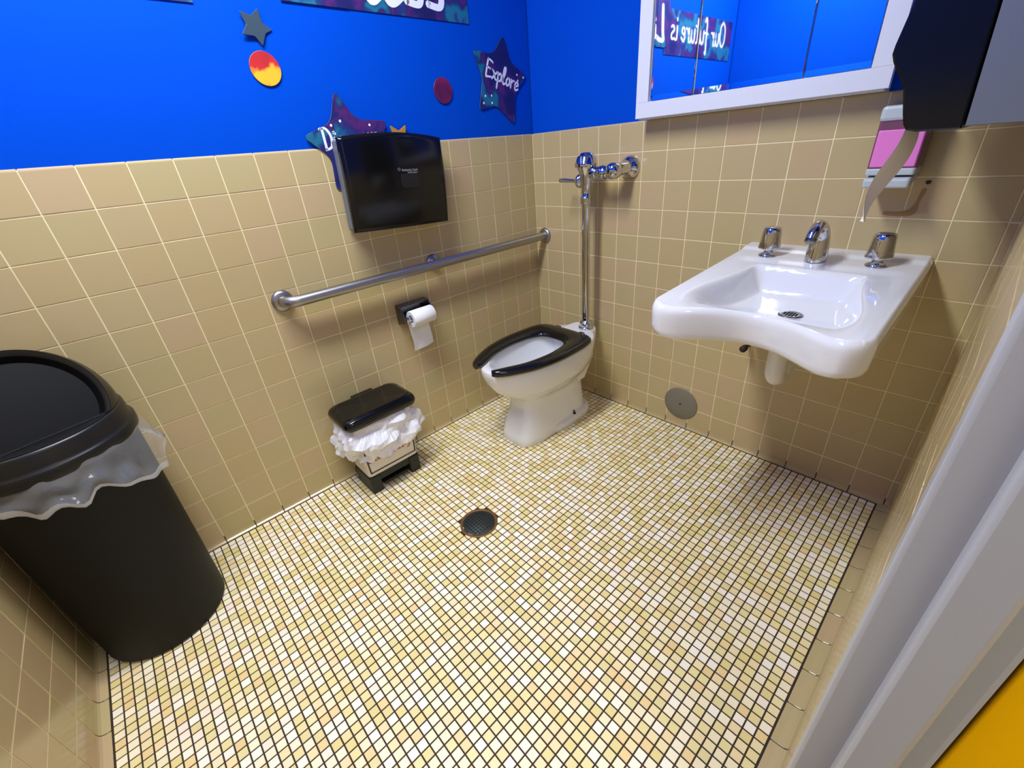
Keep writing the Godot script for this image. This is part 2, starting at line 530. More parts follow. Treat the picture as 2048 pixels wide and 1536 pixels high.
func build_doorway() -> void:
	# hollow metal frame: a plan profile extruded upwards, its stop proud of the rabbets
	var jamb := struct("trim_1", "grey metal door frame beside the tiled wall", "door frame")
	var prof := [Vector2(1.7335, 1.318), Vector2(1.7285, 1.319), Vector2(1.7275, 1.321), Vector2(1.7275, 1.356), Vector2(1.7285, 1.3592), Vector2(1.732, 1.360), Vector2(1.7575, 1.3605), Vector2(1.7585, 1.3625), Vector2(1.759, 1.373), Vector2(1.7598, 1.3756), Vector2(1.763, 1.377), Vector2(1.789, 1.377), Vector2(1.7925, 1.375), Vector2(1.794, 1.371), Vector2(1.794, 1.361), Vector2(1.808, 1.361), Vector2(1.812, 1.359), Vector2(1.812, 1.30), Vector2(1.80, 1.298)]
	for side in 2:
		var mb := MB.new()
		mb.smooth(0)
		var lo := PackedVector3Array()
		var hi := PackedVector3Array()
		for p in prof:
			var z: float = p.y if side == 0 else 3.458 - p.y
			lo.append(Vector3(p.x, 0.0, z)); hi.append(Vector3(p.x, 2.08, z))
		for i in prof.size():
			var kk := (i + 1) % prof.size()
			mb.st.set_smooth_group(0 if i in [3, 4, 7, 8, 9, 11, 12, 13, 0, 1] else i + 5)
			mb.quad(lo[i], lo[kk], hi[kk], hi[i])
		put("jamb", mb.done(), M.frame_grey, jamb)
	var mh := MB.new()
	mh.box(Vector3(1.7275, 2.02, 1.36), Vector3(1.825, 2.08, 2.10))
	put("header", mh.done(), M.frame_grey, jamb)
	# yellow door, open outwards against the hinge jamb
	var door := struct("door_1", "yellow painted door standing open beyond the frame", "door")
	var mb2 := MB.new()
	mb2.rbox(Transform3D(Basis.IDENTITY, Vector3(1.8145 + 0.40, 0.01, 1.338)), Vector3(0.80, 2.03, 0.044), 0.002, 0.002)
	put("leaf", mb2.done(), M.yellow, door)
	for y in [0.25, 1.0, 1.78]:
		mb2 = MB.new()
		mb2.tube(PackedVector3Array([Vector3(1.815, y, 1.300), Vector3(1.815, y + 0.1, 1.300)]), 0.006, 10)
		put("hinge", mb2.done(), M.steel, door)
	# the hall outside
	var hl := struct("floor_hall", "plain floor of the hall outside the door", "floor")
	var m3 := MB.new()
	m3.box(Vector3(W + 0.09, -0.1, -0.2), Vector3(3.4, 0, 3.6))
	put("slab", m3.done(), M.hall_floor, hl)
	var hw := struct("wall_hall", "pale wall of the hall outside the door", "wall")
	m3 = MB.new()
	m3.box(Vector3(3.4, 0, -0.2), Vector3(3.5, CEIL, 3.6))
	m3.box(Vector3(W + 0.09, 0, -0.3), Vector3(3.5, CEIL, -0.2))
	m3.box(Vector3(W + 0.09, 0, 3.6), Vector3(3.5, CEIL, 3.7))
	m3.box(Vector3(W + 0.006, 0, D + 0.12), Vector3(W + 0.09, CEIL, 3.6))
	put("plaster", m3.done(), M.hall, hw)
	var hc := struct("ceiling_hall", "white ceiling of the hall outside the door", "ceiling")
	m3 = MB.new()
	m3.box(Vector3(W + 0.09, CEIL, -0.3), Vector3(3.5, CEIL + 0.1, 3.7))
	put("plaster", m3.done(), M.ceiling, hc)
	var e := mat(Color.WHITE, 0.5)
	e.emission_enabled = true
	e.emission = Color(1, 1, 1)
	e.emission_energy_multiplier = 3.0
	var fx := thing("ceiling_light", "flat square light panel on the hall ceiling", "ceiling light", Vector3(2.5, CEIL - 0.03, 2.1))
	m3 = MB.new()
	m3.box(Vector3(-0.28, 0, -0.58), Vector3(0.28, 0.03, 0.58))
	put("frame", m3.done(), M.white_paint, fx)
	m3 = MB.new()
	m3.box(Vector3(-0.25, -0.002, -0.55), Vector3(0.25, -0.0005, 0.55))
	put("diffuser", m3.done(), e, fx)
	var f2 := thing("ceiling_light", "long white fluorescent fixture on the washroom ceiling", "ceiling light", Vector3(0.64, CEIL - 0.09, 1.56))
	m3 = MB.new()
	m3.rbox(Transform3D(Basis.IDENTITY, Vector3(0, 0, 0)), Vector3(0.30, 0.09, 1.22), 0.01, 0.006)
	put("housing", m3.done(), M.white_paint, f2)
	m3 = MB.new()
	m3.box(Vector3(-0.12, -0.003, -0.55), Vector3(0.12, -0.0005, 0.55))
	put("diffuser", m3.done(), e, f2)

# ------------------------------------------------------------------ wall print: lettering
const GL := {
	"E": [[0.10, 1, 0.04, 0.03, 0.2, 0.0, 0.5, 0.06], [0.10, 0.98, 0.3, 0.97, 0.5, 0.9], [0.07, 0.52, 0.36, 0.5]],
	"x": [[0.0, 0.5, 0.12, 0.42, 0.28, 0.06, 0.42, 0.04], [0.4, 0.5, 0.24, 0.3, 0.0, 0.0]],
	"p": [[0.06, 0.5, 0.05, 0.0, 0.03, -0.42], [0.06, 0.3, 0.22, 0.5, 0.36, 0.36, 0.28, 0.08, 0.07, 0.06]],
	"l": [[0.0, 0.12, 0.2, 0.62, 0.22, 0.98, 0.1, 0.9, 0.06, 0.3, 0.14, 0.0, 0.32, 0.1]],
	"o": [[0.2, 0.5, 0.05, 0.3, 0.14, 0.02, 0.34, 0.2, 0.3, 0.46, 0.18, 0.48]],
	"r": [[0.06, 0.5, 0.06, 0.0], [0.06, 0.24, 0.2, 0.46, 0.34, 0.48]],
	"e": [[0.05, 0.22, 0.3, 0.32, 0.28, 0.48, 0.12, 0.46, 0.04, 0.2, 0.14, 0.0, 0.36, 0.12]],
	"O": [[0.34, 0.98, 0.1, 0.74, 0.06, 0.26, 0.28, 0.0, 0.56, 0.26, 0.56, 0.76, 0.34, 0.98]],
	"u": [[0.05, 0.5, 0.05, 0.12, 0.18, 0.0, 0.34, 0.2, 0.36, 0.5], [0.36, 0.5, 0.36, 0.1, 0.46, 0.0]],
	"f": [[0.36, 0.86, 0.26, 1.0, 0.16, 0.76, 0.14, 0.1, 0.1, -0.36, 0.2, -0.3], [0.0, 0.42, 0.32, 0.44]],
	"t": [[0.16, 0.9, 0.12, 0.14, 0.26, 0.0], [0.0, 0.6, 0.34, 0.64]],
	"i": [[0.08, 0.5, 0.07, 0.08, 0.2, 0.02], [0.1, 0.72, 0.11, 0.77]],
	"s": [[0.32, 0.46, 0.16, 0.5, 0.07, 0.36, 0.28, 0.2, 0.24, 0.04, 0.02, 0.06]],
	"m": [[0.05, 0.5, 0.05, 0.0], [0.05, 0.3, 0.18, 0.5, 0.26, 0.36, 0.26, 0.0], [0.26, 0.3, 0.4, 0.5, 0.48, 0.36, 0.48, 0.08, 0.58, 0.0]],
	"L": [[0.2, 1.0, 0.12, 0.3, 0.06, 0.04, 0.3, 0.02, 0.52, 0.1]],
	"D": [[0.12, 0.98, 0.08, 0.04], [-0.02, 0.96, 0.3, 0.96, 0.5, 0.6, 0.4, 0.14, 0.06, 0.02]],
	"c": [[0.32, 0.44, 0.18, 0.5, 0.05, 0.26, 0.14, 0.02, 0.34, 0.1]],
	"v": [[0.02, 0.5, 0.16, 0.02, 0.34, 0.5]],
}
const GW := {"E": 0.56, "x": 0.45, "p": 0.44, "l": 0.34, "o": 0.42, "r": 0.40, "e": 0.40, "O": 0.68, "u": 0.52, "f": 0.40, "t": 0.38, "i": 0.26, "s": 0.40, "m": 0.66, "L": 0.5, "D": 0.6, "c": 0.4, "v": 0.4, " ": 0.3}

func script_text(mb: MB, xf: Transform3D, text: String, size: float, wide: float, brush: float, z: float) -> void:
	var x := 0.0
	for ch in text:
		if GL.has(ch):
			for s in GL[ch]:
				var pts := []
				for p in V2(s): pts.append(Vector2((x + p.x) * wide, p.y) * size)
				mb.stroke(xf, curve(pts, false, 6), brush, z)
		x += GW[ch]

func zy(a: Array, oy: float, oz: float) -> Array:
	# measured (y, z) on wall_left -> local plane (x right, y up) of a thing at (oy, oz)
	var o := []
	for p in a: o.append(Vector2(oz - p[1], p[0] - oy))
	return o

func round_poly(pts: Array, r: float) -> PackedVector2Array:
	var out := PackedVector2Array()
	var n := pts.size()
	for i in n:
		var p: Vector2 = pts[i]
		var a: Vector2 = pts[(i + n - 1) % n]
		var b: Vector2 = pts[(i + 1) % n]
		var ra := minf(r, p.distance_to(a) * 0.45)
		var rb := minf(r, p.distance_to(b) * 0.45)
		var pa := p + (a - p).normalized() * ra
		var pb := p + (b - p).normalized() * rb
		for s in 5:
			var t := s / 4.0
			out.append(pa.lerp(p, t).lerp(p.lerp(pb, t), t))
	return out

func star(c: Vector2, r: float, inner: float, turn: float, squash := 1.0) -> Array:
	var o := []
	for i in 10:
		var a := turn + PI / 2 + TAU * i / 10
		var k := r if i % 2 == 0 else r * inner
		o.append(c + Vector2(cos(a) * k * squash, sin(a) * k))
	return o

func dots(t: Node3D, pts: Array, r: float, z: float) -> void:
	for p in pts:
		var mb := MB.new()
		for i in 10:
			var a := TAU * i / 10
			var b := TAU * (i + 1) / 10
			mb.tri(Vector3(p.x, p.y, z), Vector3(p.x + r * cos(a), p.y + r * sin(a), z), Vector3(p.x + r * cos(b), p.y + r * sin(b), z))
		put("printed_dot", mb.done(), M.letter, t)

func build_decorations() -> void:
	var I := Transform3D.IDENTITY
	# star that reads Explore
	var oy := 1.52
	var oz := 0.175
	var t := thing("paper_star", "large galaxy print star lettered Explore near the wall corner", "wall decoration", Vector3(-0.006, oy, oz), PI / 2)
	var mb := MB.new()
	mb.plate(Transform3D(Basis.IDENTITY, Vector3(0, 0, 0.003)), round_poly(zy([[1.69, 0.145], [1.59, 0.114], [1.545, 0.014], [1.475, 0.098], [1.352, 0.112], [1.433, 0.218], [1.412, 0.32], [1.53, 0.282], [1.63, 0.326], [1.615, 0.214]], oy, oz), 0.028), 0.003, 0.0006)
	put("card", mb.done(), M.galaxy, t)
	mb = MB.new()
	script_text(mb, Transform3D(Basis(Vector3.BACK, -0.30), Vector3(-0.092, 0.022, 0)), "Explore", 0.064, 1.02, 0.0085, 0.0066)
	put("lettering", mb.done(), M.letter, t)
	dots(t, zy([[1.547, 0.08], [1.538, 0.041], [1.525, 0.077], [1.467, 0.277], [1.468, 0.242], [1.441, 0.29], [1.441, 0.242]], oy, oz), 0.0045, 0.0066)
	# star half behind the seat cover dispenser
	oy = 1.33
	oz = 0.94
	t = thing("paper_star", "galaxy print star half hidden behind the black wall dispenser", "wall decoration", Vector3(0.0, oy, oz), PI / 2)
	mb = MB.new()
	mb.plate(Transform3D(Basis.IDENTITY, Vector3(0, 0, 0.0015)), round_poly(zy([[1.487, 0.958], [1.394, 0.90], [1.388, 0.775], [1.30, 0.83], [1.175, 0.79], [1.235, 0.93], [1.165, 1.035], [1.283, 1.024], [1.35, 1.108], [1.385, 0.998]], oy, oz), 0.03), 0.003, 0.0006)
	put("card", mb.done(), M.galaxy, t)
	mb = MB.new()
	script_text(mb, Transform3D(Basis(Vector3.BACK, 0.06), Vector3(-0.098, -0.026, 0)), "Discover", 0.068, 0.95, 0.009, 0.0052)
	put("lettering", mb.done(), M.letter, t)
	dots(t, zy([[1.391, 0.962], [1.379, 0.998], [1.354, 0.992], [1.302, 1.008], [1.376, 0.853]], oy, oz), 0.0045, 0.0052)
	# small gold star behind the dispenser
	oy = 1.325
	oz = 0.735
	t = thing("gold_star", "small gold star peeking out above the black wall dispenser", "wall decoration", Vector3(0.0, oy, oz), PI / 2)
	mb = MB.new()
	mb.plate(Transform3D(Basis.IDENTITY, Vector3(0, 0, 0.0015)), round_poly(star(Vector2.ZERO, 0.058, 0.48, 0.62), 0.006), 0.003, 0.0006)
	put("card", mb.done(), M.gold, t)
	# small silver star
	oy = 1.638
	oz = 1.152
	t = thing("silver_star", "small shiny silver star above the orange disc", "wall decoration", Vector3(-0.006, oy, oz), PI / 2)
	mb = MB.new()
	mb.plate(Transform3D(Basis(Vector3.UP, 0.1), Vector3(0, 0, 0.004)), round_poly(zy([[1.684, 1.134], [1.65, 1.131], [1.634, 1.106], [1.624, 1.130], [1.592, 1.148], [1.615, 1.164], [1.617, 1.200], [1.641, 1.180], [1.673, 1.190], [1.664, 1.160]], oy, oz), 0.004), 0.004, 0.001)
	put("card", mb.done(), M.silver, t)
	# discs
	t = thing("paper_disc", "orange, red and yellow marbled disc on the blue wall", "wall decoration", Vector3(-0.006, 1.536, 1.159), PI / 2)
	var circ := PackedVector2Array()
	for i in 36: circ.append(Vector2(cos(TAU * i / 36), sin(TAU * i / 36)) * 0.045)
	mb = MB.new()
	mb.plate(Transform3D(Basis.IDENTITY, Vector3(0, 0, 0.002)), circ, 0.003, 0.0006)
	put("card", mb.done(), M.orb_fire, t)
	t = thing("paper_disc", "plum coloured disc between the two galaxy stars", "wall decoration", Vector3(-0.006, 1.485, 0.496), PI / 2)
	mb = MB.new()
	mb.plate(Transform3D(Basis.IDENTITY, Vector3(0, 0, 0.002)), circ, 0.003, 0.0006)
	put("card", mb.done(), M.orb_plum, t)
	# banner cards
	var cards := [["card lettered Our future is on the long galaxy banner", 1.300, 2.18, 1.68, 1.90], ["card with the capital L of the galaxy banner", 1.205, 1.336, 1.712, 1.93], ["card lettered imi on the galaxy banner", 1.060, 1.203, 1.718, 1.93], ["narrow seam card of the galaxy banner", 0.838, 1.058, 1.709, 1.93], ["card lettered less at the end of the galaxy banner", 0.326, 0.836, 1.709, 1.93]]
	for i in cards.size():
		var c: Array = cards[i]
		var zc: float = (c[1] + c[2]) / 2
		t = thing("banner_card", c[0], "banner", Vector3(-0.006, c[3], zc), PI / 2, "galaxy banner cards")
		var hw: float = (c[2] - c[1]) / 2
		mb = MB.new()
		mb.plate(Transform3D(Basis.IDENTITY, Vector3(0, 0, 0.002 + 0.0018 * (i % 2))), PackedVector2Array([Vector2(-hw, 0), Vector2(hw, 0), Vector2(hw, c[4] - c[3]), Vector2(-hw, c[4] - c[3])]), 0.0015, 0.0004)
		put("card", mb.done(), M.galaxy, t)
		mb = MB.new()
		var z := 0.0042 + 0.0018 * (i % 2)
		match i:
			0: script_text(mb, Transform3D(Basis.IDENTITY, Vector3(-0.345, 0.075, 0)), "Our future is", 0.135, 0.98, 0.014, z)
			1: script_text(mb, Transform3D(Basis.IDENTITY, Vector3(-0.02, 0.03, 0)), "L", 0.16, 1.0, 0.026, z)
			2: script_text(mb, Transform3D(Basis.IDENTITY, Vector3(-0.07, 0.03, 0)), "imi", 0.12, 1.0, 0.018, z)
			3: script_text(mb, Transform3D(Basis.IDENTITY, Vector3(-0.05, 0.03, 0)), "t", 0.16, 1.0, 0.024, z)
			4: script_text(mb, Transform3D(Basis.IDENTITY, Vector3(-0.20, 0.03, 0)), "less", 0.22, 1.05, 0.026, z)
		put("lettering", mb.done(), M.letter, t)

# ------------------------------------------------------------------ left wall fixtures
func build_left_fixtures() -> void:
	# seat cover dispenser
	var t := thing("seat_cover_dispenser", "glossy black wall dispenser above the grab bar", "dispenser", Vector3(0, 1.018, 0.822), PI / 2)
	t.rotation.z = -0.0
	t.rotate_object_local(Vector3.BACK, -0.05)
	var w := 0.212
	var hh := 0.312
	var mb := MB.new()
	mb.rbox(Transform3D(Basis.IDENTITY, Vector3(0, 0.006, 0.0385)), Vector3(w * 2 - 0.012, hh - 0.012, 0.066), 0.006, 0.006)
	put("housing", mb.done(), M.grey_plastic, t)
	# bowed front cover
	mb = MB.new().smooth(0)
	var GX := 36
	var GY := 28
	var skin := func(u: float, v: float) -> Vector3:
		var k := 1.0 - 0.035 * (1.0 - v) * 0.0 + 0.0 * v
		var x := u * w * k
		var top := 0.016 * (1.0 - u * u)
		var y := v * (hh + top)
		var z := 0.078 + 0.012 * (1.0 - u * u) + 0.008 * sin(PI * v)
		# round the edges back
		var m := minf(minf(1.0 - absf(u), 1.0) * w, minf(v, 1.0 - v) * hh)
		z -= 0.010 * pow(1.0 - clampf(m / 0.012, 0, 1), 2.0)
		return Vector3(x, y, z)
	var gx := []
	for i in GX + 1: gx.append(sin((-1.0 + 2.0 * i / GX) * PI / 2))
	var gy := []
	for i in GY + 1: gy.append(0.5 + 0.5 * sin((-1.0 + 2.0 * i / GY) * PI / 2))
	for j in GY:
		for i in GX:
			mb.quad(skin.call(gx[i], gy[j]), skin.call(gx[i + 1], gy[j]), skin.call(gx[i + 1], gy[j + 1]), skin.call(gx[i], gy[j + 1]))
	var rim := PackedVector3Array()
	for i in GX: rim.append(skin.call(gx[i], 0.0))
	for j in GY: rim.append(skin.call(1.0, gy[j]))
	for i in range(GX, 0, -1): rim.append(skin.call(gx[i], 1.0))
	for j in range(GY, 0, -1): rim.append(skin.call(-1.0, gy[j]))
	var back := PackedVector3Array()
	for q in rim: back.append(Vector3(q.x, q.y, 0.060))
	mb.smooth(1).loft([back, rim], true, false)
	put("cover", mb.done(), M.black_gloss, t)
	var rings := []
	mb = MB.new()
	mb.rbox(Transform3D(Basis(Vector3.RIGHT, PI / 2), Vector3(0.035, 0.165, 0.0975)), Vector3(0.078, 0.003, 0.05), 0.012, 0.001)
	put("latch", mb.done(), M.black_plastic, t)
	for l in [["Kimberly-Clark", 0.0, 0.0105, 0.214], ["PROFESSIONAL*", 0.012, 0.006, 0.205]]:
		var tm := TextMesh.new()
		tm.text = l[0]
		var f := SystemFont.new()
		f.font_names = PackedStringArray(["Droid Sans"])
		f.font_italic = true
		tm.font = f
		tm.font_size = 32
		tm.pixel_size = l[2] / 32.0
		tm.depth = 0.0004
		var o := put("lettering", tm, M.logo, t)
		o.position = Vector3(0.038 + l[1], l[3] - 0.012, 0.1000)
	mb = MB.new()
	var circ := PackedVector3Array()
	for i in 17: circ.append(Vector3(-0.007 + 0.0045 * cos(TAU * i / 16), 0.2055 + 0.0045 * sin(TAU * i / 16), 0.0995))
	mb.tube(circ, 0.0006, 6)
	put("logo_mark", mb.done(), M.logo, t)

	# grab bar
	t = thing("grab_bar", "brushed steel grab bar along the tiled wall beside the toilet", "grab bar", Vector3(0, 0.84, 0.0))
	var path := []
	var bx := 0.06
	path.append(Vector3(bx, 0, 0.006))
	path.append(Vector3(bx, 0, 0.4))
	path.append(Vector3(bx, 0, 0.9))
	var pts := PackedVector3Array(path)
	for i in 9:
		var a := PI / 2 * i / 8
		pts.append(Vector3(bx - 0.045 * (1 - cos(a)), 0, 1.29 + 0.045 * sin(a)))
	pts.append(Vector3(0.004, 0, 1.335))
	mb = MB.new().smooth(0)
	mb.tube(pts, 0.0200, 24)
	put("rail", mb.done(), M.steel, t)
	for q in [[Transform3D(Basis(Vector3.RIGHT, PI / 2), Vector3(bx, 0, 0)), "f"], [Transform3D(Basis(Vector3.BACK, -PI / 2), Vector3(0, 0, 1.335)), "f"], [Transform3D(Basis(Vector3.BACK, -PI / 2), Vector3(0, 0, 0.68)), "m"]]:
		mb = MB.new().smooth(0)
		mb.lathe(q[0], [[0.0385, 0.0], [0.0385, 0.004], [0.036, 0.009], [0.030, 0.013], [0.021, 0.0145], [0.0, 0.0145]] if q[1] == "f" else [[0.034, 0.0], [0.034, 0.004], [0.030, 0.010], [0.014, 0.013], [0.0125, 0.02], [0.0125, 0.052]], 28)
		put("flange" if q[1] == "f" else "bracket", mb.done(), M.steel, t)

	# toilet paper holder
	t = thing("paper_holder", "chrome toilet paper holder on the tiled wall under the grab bar", "paper holder", Vector3(0, 0.612, 0.832), PI / 2)
	mb = MB.new()
	mb.rbox(Transform3D(Basis.IDENTITY, Vector3(0, 0.078, 0.02)), Vector3(0.152, 0.010, 0.040), 0.004, 0.003)
	mb.rbox(Transform3D(Basis.IDENTITY, Vector3(0, 0.0, 0.004)), Vector3(0.152, 0.085, 0.008), 0.003, 0.002)
	put("hood", mb.done(), M.dark_chrome, t)
	for s in [-1, 1]:
		mb = MB.new()
		mb.plate(Transform3D(Basis(Vector3.UP, -PI / 2), Vector3(s * 0.072 + 0.002, 0, 0)), PackedVector2Array([Vector2(0, 0.0), Vector2(0.055, 0.010), Vector2(0.072, 0.022), Vector2(0.072, 0.040), Vector2(0.045, 0.075), Vector2(0, 0.085)]), 0.004, 0.0008)
		put("arm", mb.done(), M.dark_chrome, t)
	mb = MB.new().smooth(0)
	mb.lathe(Transform3D(Basis(Vector3.BACK, PI / 2), Vector3(0.07, 0.03, 0.062)), [[0.010, 0.0], [0.011, 0.004], [0.011, 0.134], [0.010, 0.138]], 18)
	put("roller", mb.done(), M.chrome, t)
	# the roll
	t = thing("toilet_paper_roll", "white toilet paper roll with its end sheet hanging down", "toilet paper", Vector3(0.070, 0.642, 0.825), PI / 2)
	mb = MB.new().smooth(0)
	var rx := Transform3D(Basis(Vector3.BACK, PI / 2), Vector3(0.055, 0, 0))
	var R := 0.036
	mb.loft([MB.ring(rx, 0.019, 0.0, 36), MB.ring(rx, 0.019, 0.110, 36)], false, false)
	mb.smooth(1).loft([MB.ring(rx, R - 0.001, 0.0, 36), MB.ring(rx, R, 0.001, 36), MB.ring(rx, R, 0.109, 36), MB.ring(rx, R - 0.001, 0.110, 36)], false, false)
	mb.smooth(2).loft([MB.ring(rx, 0.019, 0.0, 36), MB.ring(rx, R - 0.001, 0.0, 36)], false, false)
	mb.smooth(3).loft([MB.ring(rx, R - 0.001, 0.110, 36), MB.ring(rx, 0.019, 0.110, 36)], false, false)
	put("roll", mb.done(), M.paper, t)
	mb = MB.new().smooth(0)
	rings = []
	for i in 15:
		var v := i / 14.0
		var row := PackedVector3Array()
		for j in 9:
			var u := j / 8.0
			var x := lerpf(-0.055, 0.050, u) - 0.004 * sin(v * 5.0) + 0.004 * v
			var z := -R * cos(minf(v * 0.8, 0.2)) + 0.010 * sin(v * 3.0) * (1.0 - u) + 0.004 * sin(u * 6.0 + v * 4.0)
			row.append(Vector3(x, 0.006 - v * 0.160 - 0.012 * (u - 1.0) * -v, z + 0.0))
		rings.append(row)
	mb.loft(rings, false, false, false)
	put("hanging_sheet", mb.done(), M.paper, t)

# ------------------------------------------------------------------ bins
func build_bins() -> void:
	# sanitary bin
	var t := thing("sanitary_bin", "small pedal bin with black lid and white bag by the toilet", "bin", Vector3(0.135, 0, 1.17), PI / 2)
	var mb := MB.new()
	for s in [-1, 1]: mb.rbox(Transform3D(Basis.IDENTITY, Vector3(s * 0.095, 0, 0.0)), Vector3(0.05, 0.085, 0.15), 0.008, 0.004)
	mb.rbox(Transform3D(Basis.IDENTITY, Vector3(0, 0.05, -0.005)), Vector3(0.235, 0.05, 0.145), 0.008, 0.004)
	mb.rbox(Transform3D(Basis.IDENTITY, Vector3(0, 0.006, -0.02)), Vector3(0.15, 0.05, 0.10), 0.004, 0.003)
	put("base", mb.done(), M.base_black, t)
	mb = MB.new()
	mb.rbox(Transform3D(Basis.IDENTITY, Vector3(0, 0.018, 0.045)), Vector3(0.12, 0.014, 0.05), 0.006, 0.004)
	put("pedal", mb.done(), M.black_plastic, t)
	mb = MB.new()
	mb.rbox(Transform3D(Basis.IDENTITY, Vector3(0, 0.09, 0)), Vector3(0.235, 0.25, 0.150), 0.014, 0.004, Vector2(1.12, 1.12))
	put("body", mb.done(), M.body_white, t)
	# printed border and word, on the front, which leans out slightly
	var lean := atan(0.009 / 0.25)
	var fx := Transform3D(Basis(Vector3.RIGHT, lean), Vector3(0, 0.09, 0.0756))
	mb = MB.new()
	mb.stroke(fx, PackedVector2Array([Vector2(-0.106, 0.02), Vector2(0.106, 0.02)]), 0.007, 0.0004)
	mb.stroke(fx, PackedVector2Array([Vector2(-0.106, 0.02), Vector2(-0.117, 0.22)]), 0.006, 0.0004)
	mb.stroke(fx, PackedVector2Array([Vector2(0.106, 0.02), Vector2(0.117, 0.22)]), 0.006, 0.0004)
	put("printed_border", mb.done(), M.brown_line, t)
	var tm := TextMesh.new()
	tm.text = "Sanitary"
	var f := SystemFont.new()
	f.font_names = PackedStringArray(["Droid Serif"])
	tm.font = f
	tm.font_size = 32
	tm.pixel_size = 0.052 / 32.0
	tm.depth = 0.0004
	var o := put("lettering", tm, M.red, t)
	o.transform = Transform3D(fx.basis, fx * Vector3(-0.005, 0.088, 0.0006))
	# bag: crumpled skirt under the lid
	var n := FastNoiseLite.new()
	n.seed = 5
	n.fractal_octaves = 2
	n.frequency = 9.0
	mb = MB.new()
	var rings := []
	var N := 96
	for i in 9:
		var v := i / 8.0
		var ring := PackedVector3Array()
		for j in N:
			var a := TAU * j / N
			var c := Vector2(cos(a), sin(a))
			var e := 1.0 / pow(pow(absf(c.x), 3.2) + pow(absf(c.y), 3.2), 1.0 / 3.2)
			var flare := sin(minf(v * 1.3, 1.0) * PI / 2) * 0.048 - 0.022 * smoothstep(0.6, 1.0, v)
			var cr := n.get_noise_3d(cos(a) * 0.21, v * 0.22, sin(a) * 0.21) * 0.042 * smoothstep(0.0, 0.3, v)
			var drop := 0.166 + 0.034 * n.get_noise_2d(cos(a) * 0.25 + 3.0, sin(a) * 0.25)
			ring.append(Vector3(c.x * e * (0.128 + flare + cr), 0.352 - v * drop, c.y * e * (0.080 + flare * 0.9 + cr)))
		rings.append(ring)
	mb.loft(rings, false, false)
	put("bag", mb.done(), M.bag_white, t)
	# lid
	mb = MB.new().smooth(0)
	rings = []
	for q in [[0.350, -0.004], [0.346, 0.0], [0.358, 0.004], [0.372, 0.004], [0.382, 0.0], [0.388, -0.008], [0.391, -0.02]]:
		var ring := PackedVector3Array()
		for p in MB.rrect(0.155 + q[1], 0.098 + q[1], 0.035, 6): ring.append(Vector3(p.x, q[0] + 0.006 * (1 - pow(p.x / 0.16, 2)), p.y + 0.004))
		rings.append(ring)
	mb.loft(rings)
	put("lid", mb.done(), M.black_gloss, t)
	mb = MB.new()
	mb.rbox(Transform3D(Basis.IDENTITY, Vector3(0.01, 0.352, -0.104)), Vector3(0.10, 0.034, 0.026), 0.006, 0.004)
	put("hinge", mb.done(), M.black_gloss, t)

	# big round waste bin
	t = thing("waste_bin", "tall black round waste bin with dome lid and clear liner", "bin", Vector3(0.205, 0, 2.035))
	mb = MB.new().smooth(0)
	mb.lathe(Transform3D.IDENTITY, [[0.0, 0.0], [0.150, 0.0], [0.160, 0.004], [0.1635, 0.012], [0.170, 0.3], [0.1755, 0.55], [0.178, 0.70], [0.172, 0.70], [0.165, 0.3]], 64, false)
	put("bin_body", mb.done(), M.black_matte, t)
	# liner
	n.seed = 21
	n.fractal_type = FastNoiseLite.FRACTAL_NONE
	mb = MB.new().smooth(0)
	rings = []
	N = 120
	var edge := PackedVector3Array()
	for i in 11:
		var v := i / 10.0
		var ring := PackedVector3Array()
		for j in N:
			var a := TAU * j / N
			var toward := 0.5 + 0.5 * cos(a + 1.35)
			var drop := 0.045 + 0.085 * pow(toward, 1.2) + 0.022 * n.get_noise_2d(cos(a) * 0.28, sin(a) * 0.28) + 0.016 * sin(a * 5.0 + 0.5)
			var flare := v * (0.008 + 0.026 * toward) + 0.004 * sin(a * 9.0 + v * 2.0) * v
			var rr := 0.183 + flare + n.get_noise_3d(cos(a) * 0.4, v * 0.2, sin(a) * 0.4) * 0.014 * v
			rr = minf(rr, 0.187 / maxf(absf(sin(a)) if sin(a) > 0 else 0.01, 0.01))
			ring.append(Vector3(rr * cos(a), 0.70 - v * drop, rr * sin(a)))
		rings.append(ring)
		if i == 10: edge = ring
	mb.loft(rings, false, false)
	put("liner", mb.done(), M.bag_clear, t)
	mb = MB.new().smooth(0)
	var r1 := PackedVector3Array()
	var r0 := PackedVector3Array()
	for j in N:
		var p := edge[j]
		r0.append(p * Vector3(1.012, 1, 1.012) + Vector3(0, 0.010 + 0.005 * sin(j * 0.21), 0))
		r1.append(p * Vector3(1.004, 1, 1.004) + Vector3(0, -0.004, 0))
	mb.loft([r0, r1], false, false)
	put("liner_hem", mb.done(), M.hem, t)
	# lid
	mb = MB.new().smooth(0)
	mb.lathe(Transform3D.IDENTITY, [[0.178, 0.672], [0.187, 0.672], [0.189, 0.676], [0.189, 0.700], [0.187, 0.704], [0.1835, 0.706], [0.1815, 0.712], [0.1795, 0.744], [0.176, 0.750], [0.166, 0.752]], 72, false)
	put("lid_rim", mb.done(), M.black_plastic, t)
	var dn := Vector3(0.80, 0.0, -0.24).normalized()
	var pn := (dn * cos(0.62) + Vector3.UP * sin(0.62)).normalized()
	var pc := Vector3(0, 0.752, 0)
	# dome in directions round the flap's axis; the flap side is cut flat and set back
	var ux := pn.cross(Vector3.UP).normalized()
	var uy := ux.cross(pn).normalized()
	var cutd := 0.100
	var NP := 96
	mb = MB.new().smooth(0)
	var floor_ring := PackedVector3Array()
	var wall_ring := PackedVector3Array()
	var lip_ring := PackedVector3Array()
	rings = []
	var NR := 22
